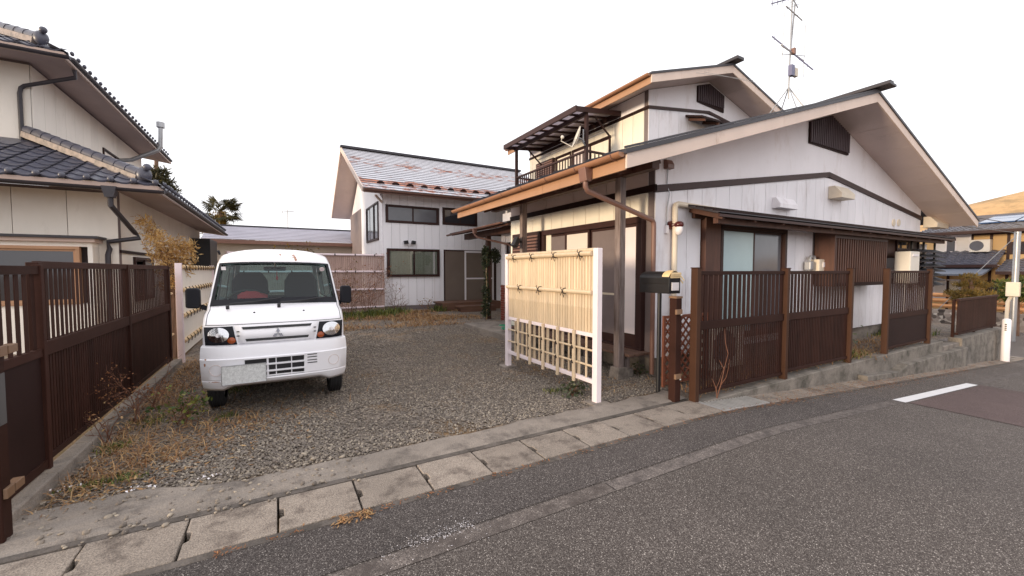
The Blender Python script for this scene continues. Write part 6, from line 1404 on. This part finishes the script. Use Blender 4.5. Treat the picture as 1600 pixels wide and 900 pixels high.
# fallen needles and leaves in the gutter joint
def litter(name, label, segs, mat, seed, size=.03):
    rs = np.random.RandomState(seed); P = []
    for x0, x1, y0, s, m in segs:
        xx = rs.uniform(x0, x1, m); yy = y0+rs.normal(size=m)*s; P += [(a, c, rz(a)+.008+rs.rand()*.012) for a, c in zip(xx, yy)]
    V, F = leafquads(np.array(P), size, rs, .3, (1.0, (0, 0, 0))); V[:, 2] = np.array([rz(v[0]) for v in V])+.006+np.abs(V[:, 2]-np.array([rz(v[0]) for v in V]))*.35
    return tag(np_obj(name, V, F, mat), label, 'leaf litter', kind='stuff')
litter('leaf_litter', 'orange brown fallen leaves and needles caught along the gutter edge', [(-.35,-.2,2.76,.02,40),(-.1,.1,2.76,.015,25),(.5,1.1,2.76,.015,60),(1.2,2.0,2.77,.015,70),(2.0,4.4,2.77,.02,150),(4.3,6,2.78,.04,420),(5.5,9,2.86,.10,900),(8,13,2.84,.12,1300),(12,17,2.9,.1,500)], K['dry_orange'], 31)
litter('leaf_litter', 'tan straw bits scattered over the far gutter lids', [(5.3,9,3.0,.12,380),(8,16,3.0,.12,700)], K['dry'], 33)
litter('straw_clump', 'small clump of tan straw on the asphalt at the gutter edge', [(.27,.5,2.74,.025,130)], K['dry'], 36, .045)
litter('paint_flecks', 'worn white paint flecks on the dark asphalt', [(PSPOT[0]-.2,PSPOT[0]+.2,PSPOT[1],.03,260),(PSPOT[0]-.4,PSPOT[0]+.3,PSPOT[1]-.05,.09,90)], K['white_frame'], 35, .012)
litter('twig_litter', 'straw and twigs lying on the gravel by the tall fence', [(-1.3,-.2,4.4,.3,260),(-1.2,.3,5.1,.4,160),(-1.3,-.8,3.95,.1,90)], K['dry'], 32, .06)
# dry branching weeds
def branch(b, p, d, L, r, depth, rs, tips, spread=.6, kids=3):
    q = p; pts = [p]; n = 3
    for i in range(n):
        d = (d+Vector(rs.normal(size=3))*.16).normalized(); q = q+d*L/n; pts.append(q)
    b.tube(pts, [r*(1-.5*i/n) for i in range(n+1)], 5); tips.append(q)
    if depth:
        for k in range(kids):
            j = rs.randint(1, n+1); dd = (d+Vector(rs.normal(size=3))*spread).normalized(); dd.z = abs(dd.z)*.6+.15; branch(b, pts[j], dd, L*rs.uniform(.45, .75), r*.6, depth-1, rs, tips, spread, kids)
def weed(label, loc, h, seed, n=3, r=.006, depth=2, leafmat=None, lsize=.03, per=3, name='dry_weed', spread=.6, cat='weed', group=None, mat=None):
    rs = np.random.RandomState(seed); t = thing(name, label, cat, loc, group); tips = []; b = MB()
    for i in range(n):
        d = Vector((rs.normal()*.35, rs.normal()*.35, 1)).normalized(); branch(b, Vector(loc)+Vector((rs.normal()*.03, rs.normal()*.03, -.01)), d, h*rs.uniform(.6, 1), r, depth, rs, tips, spread)
    b.build('stem', mat or K['twig'], t)
    if leafmat: tag(leaves('leaf_spray', [tuple(p+Vector(rs.normal(size=3))*lsize) for p in tips for _ in range(per)], lsize, leafmat, t, seed), kind='stuff')
    return t
q = PZ(212, 660); weed('tall reddish dry seed stalks against the brown fence', (q[0], q[1], 0), .55, 41, 4, .006, 3, K['dry_orange'], .025, 2)
q = PZ(285, 665); weed('low dry bramble with a few green leaves on the gravel', (q[0], q[1], 0), .28, 42, 6, .005, 2, K['green'], .05, 2)
q = PZ(170, 690); weed('small tangled dead stalks at the footing strip', (q[0], q[1], 0), .3, 43, 4, .005, 2, K['dry'], .03, 1)
q = PZ(240, 640); weed('leaning dead stalk in the straw by the brown fence', (q[0], q[1], 0), .38, 44, 3, .005, 2, K['dry_orange'], .02, 1)
weed('thin bare forked twig growing beside the drain grating', (4.75, 3.14, -.03), .62, 45, 2, .008, 1, None)
for i, (x, y, h) in enumerate(((2.0,14.0,1.0),(2.5,14.1,1.3),(1.5,14.15,1.6))):
    weed(('bare thorny shrub in front of the pink bamboo fence', 'wiry leafless shrub by the pink bamboo fence end post', 'tall thin yellowing shrub rising above the pink bamboo fence')[i], (x, y, yz(14)), h, 50+i, 5, .009, 3, (K['dry_orange'], K['dry_orange'], K['pine_gold'])[i], .06, 1, name='shrub', cat='shrub', spread=.5)
weed('bare tangled twigs below the annex window', (3.55, 14.5, yz(14.5)), .7, 54, 6, .008, 3, None, name='shrub', cat='shrub'); weed('short dry sprigs beside the annex deck', (4.7, 14.55, yz(14.5)), .3, 55, 4, .006, 2, K['dry'], .05, 2, name='shrub', cat='shrub')
q = PX(505, 383, 1.35); weed('leafy yellow green sapling poking above the van roof line', (1.45, 15.2, .15), 2.3, 56, 2, .015, 3, K['pine_gold'], .10, 3, name='sapling', cat='sapling', spread=.35)
weed('dark leafy young plant in the gap of the street fences', (9.05, 3.75, 0), .55, 57, 2, .01, 2, K['ivy'], .09, 4, name='young_plant', cat='plant', spread=.4)
weed('arching bare vine beside the louvre screen', (14.4, 4.6, 0), 1.0, 58, 4, .014, 3, K['dry_orange'], .05, 1, name='vine', cat='vine', spread=.9)
weed('small dark green fern at the foot of the bamboo screen', (3.2, 4.1, 0), .13, 59, 6, .005, 1, K['ivy'], .06, 5, name='fern', cat='fern')
weed('dark ground weed at the foundation beside the downpipe', (4.72, 4.45, 0), .12, 60, 7, .005, 1, K['ivy'], .05, 4, name='ground_weed', cat='weed')
# golden dry shrub at the end of the tall fence
def shrub(name, label, cat, loc, trunkpts, r, blobs, mat, lsize, n, seed, tmat=None, aspect=.4, up=None):
    rs = np.random.RandomState(seed); t = thing(name, label, cat, loc); b = MB()
    for tp in trunkpts: b.tube(tp, [r*(1-.6*i/(len(tp)-1)) for i in range(len(tp))], 7)
    b.build('trunk', tmat or K['bark'], t, smooth=True); P = []; tot = sum(q_[3]**2 for q_ in blobs)
    for (x, y, z, rad, *sq) in blobs:
        m = int(n*rad**2/tot); u = rs.normal(size=(m, 3)); u /= np.linalg.norm(u, axis=1)[:, None]; u *= (rs.rand(m)**.45)[:, None]*rad*np.array([1, 1, sq[0] if sq else 1]); P.append(u+np.array([x, y, z]))
    leaves('crown', np.concatenate(P), lsize, mat, t, seed, aspect, up); return t
def at(px, py, Y): return Vector(PY(px, py, Y))
Ys = 9.6; bs = at(268, 560, Ys); bl = []
rs = np.random.RandomState(5)
for px, py, r_ in ((228,348,.14),(236,362,.17),(248,378,.22),(262,395,.24),(278,385,.2),(290,398,.2),(285,418,.18),(262,420,.2),(298,384,.12),(250,402,.15),(270,440,.13),(255,448,.12)):
    p = at(px, py, Ys); bl.append((p.x, p.y+rs.uniform(-.2,.2), p.z, r_))
shrub('golden_shrub', 'tall golden dry feathery shrub at the end of the brown fence', 'shrub', (bs.x, Ys, 0), [[(bs.x, Ys, -.02), tuple(at(271, 480, Ys)), tuple(at(270, 430, Ys)), tuple(at(262, 390, Ys))], [(bs.x+.05, Ys, -.02), tuple(at(276, 470, Ys)), tuple(at(284, 410, Ys))], [(bs.x+.02, Ys, .9), tuple(at(262, 420, Ys)), tuple(at(236, 360, Ys))]], .045, bl, K['shrub_gold'], .08, 2800, 61, aspect=.22)
# conifer behind the neighbour roof
Yc = 20; bl = []
for px, py, r_ in ((236,272,.42),(250,285,.5),(240,295,.5),(262,300,.35),(245,270,.3),(228,290,.5),(268,296,.2),(256,268,.2)): p = at(px, py, Yc); bl.append((p.x, Yc, p.z, r_, .45))
p = at(242, 300, Yc); shrub('conifer_tree', 'dark layered conifer showing behind the lower tiled roof', 'tree', (p.x, Yc, 0), [[(p.x, Yc, -.02), (p.x, Yc, 3), (p.x+.1, Yc, 6.3)]], .14, bl, K['pine'], .2, 2600, 62, aspect=.2)
# palm
Yp = 26; c = at(345, 330, Yp); t = thing('palm_tree', 'shaggy fan palm rising behind the low grey roof', 'tree', (c.x, Yp, 0))
MB().tube([(c.x, Yp, -.02), (c.x+.1, Yp, 2.5), (c.x, Yp, c.z)], [.16, .14, .12], 9).build('trunk', K['bark'], t, smooth=True)
rs = np.random.RandomState(77); V = []; F = []
for i in range(26):
    az, el = rs.rand()*6.283, rs.uniform(-.7, 1.15); L_ = rs.uniform(.45, .8); d = np.array([math.cos(az)*math.cos(el), math.sin(az)*math.cos(el), math.sin(el)]); base = np.array(c); tip = base+d*L_+np.array([0, 0, -.1])
    s = np.cross(d, [0, 0, 1.]); s /= np.linalg.norm(s); u_ = np.cross(s, d)
    k = len(V); V += [base+s*.02, base-s*.02, tip-s*.02, tip+s*.02]; F.append((k, k+1, k+2, k+3))
    for j in range(19):
        a = (j-9)/9*1.9; dd = d*math.cos(a)+s*math.sin(a); dd = dd+np.array([0, 0, -.25*abs(a)]); l = rs.uniform(.45, .65); e = tip+dd*l; w = np.cross(dd, u_); w /= np.linalg.norm(w)+1e-9
        k = len(V); V += [tip, tip+dd*l*.5+w*.028, e+np.array([0, 0, -.06]), tip+dd*l*.5-w*.028]; F.append((k, k+1, k+2, k+3))
np_obj('crown', np.array(V), np.array(F), K['pine'], t)
P = np.array(c)+rs.normal(size=(700, 3))*np.array([.16, .16, .3])+np.array([0, 0, -.45]); leaves('dead_skirt', P, .28, K['pine_gold'], t, 78, .15, (.5, (0, 0, -1)))
# hedge tree left of the palm, foliage behind neighbour
bl = [(c.x+.6+.35*i, 25, 3.0+.25*math.sin(i*2), .5) for i in range(-3, 3)]
shrub('garden_tree', 'small green garden tree beside the fan palm', 'tree', (c.x+.4, 25, 0), [[(c.x+.4, 25, -.02), (c.x+.4, 25, 2.8)]], .1, bl, K['pine_gold'], .16, 1500, 63)
# ivy on the porch post
rs = np.random.RandomState(9); P = []
for z0, z1, r_, m in ((.15, 1.15, .13, 620), (1.1, 1.75, .05, 90), (1.7, 2.3, .14, 420)):
    zz = rs.uniform(z0, z1, m); rr = r_*np.sqrt(rs.rand(m))*(1-.5*np.abs((zz-(z0+z1)/2)/(z1-z0))); a = rs.rand(m)*6.283; P.append(np.stack([5.60+rr*np.cos(a), 11.5+rr*np.sin(a), zz], 1))
m = 260; a = rs.rand(m)*6.283; rr = .17*np.sqrt(rs.rand(m)); P.append(np.stack([5.93+rr*np.cos(a), 11.5+.05*np.sin(a), 2.05+rr*np.sin(a)*1.3], 1))
iv = thing('ivy', 'dark ivy climbing the porch post by the entrance', 'ivy', (5.6, 11.5, yz(11.5)))
leaves('leaf_mass', np.concatenate(P), .085, K['ivy'], iv, 64, .7); MB().tube([(5.6, 11.47, .05), (5.62, 11.46, .9), (5.6, 11.48, 1.5), (5.62, 11.46, 2.2)], .02, 6).build('stem', K['bamboo_warm'], iv, smooth=True)
# cloud pruned pine by the side street
Xn = 20.5; bl = []
for px, py, r_ in ((1517,433,.26),(1502,446,.24),(1536,447,.26),(1519,444,.3),(1496,459,.3),(1542,460,.3),(1518,458,.3),(1506,468,.3),(1532,468,.3)): p = PX(px, py, Xn); bl.append((p[0]+random.uniform(-.3,.3), p[1], p[2], r_, .38))
p = PX(1520, 470, Xn); shrub('pruned_pine', 'cloud pruned golden green pine behind the ribbed fence panel', 'tree', (Xn, p[1], -1), [[(Xn, p[1], -1), (Xn+.1, p[1]-.1, .2), (Xn, p[1]+.1, 1.3)]], .12, bl, K['pine_gold'], .11, 3400, 65, aspect=.2, up=(.7, (0, 0, .7)))
bl = []
for px, py, r_ in ((1575,445,.4),(1590,455,.4),(1600,440,.4),(1570,462,.4),(1605,462,.5)): p = PX(px, py, 24.5); bl.append((p[0], p[1], p[2], r_, .5))
p = PX(1590, 470, 24.5); shrub('garden_pine', 'green garden pine beside the pale utility pole', 'tree', (24.5, p[1], -1), [[(24.5, p[1], -1), (24.5, p[1], 1)]], .1, bl, K['green'], .16, 2000, 66, aspect=.25)
# small things: hose, stones
hs = MB(); pts = []
for i in range(60): a = i*.5; pts.append((4.75+.16*math.cos(a)+.05*math.sin(a*.37), 8.55+.13*math.sin(a)+.05*math.cos(a*.23), .15+.002*i+.02*abs(math.sin(a*.5))))
tag(hs.tube(pts, .011, 6).build('garden_hose', M('hose', C(40,150,110), .4, .05, 5), None, smooth=True), 'coiled green garden hose on the entrance step', 'hose')
tag(MB().ball((4.98, 8.5, .19), .1, .1, .07, 9, 6).build('hose_stone', K['concrete_dark'], None, smooth='all'), 'round grey stone beside the coiled green hose', 'stone')
for i, (x, y) in enumerate(((-.5, 3.80), (-.86, 3.86), (-1.38, 4.12))): 
    rs = np.random.RandomState(80+i); m = 18; P = np.stack([x+rs.normal(size=m)*.06, y+rs.normal(size=m)*.014, .02+rs.rand(m)*.012], 1); V, F = leafquads(P, .022, rs, .6); tag(np_obj('frost_flakes', V, F, K['white_frame']), ('white flakes on the inner edge of the concrete apron', 'white flakes beside the apron crack', 'white flakes by the footing strip')[i], 'flakes', kind='stuff')
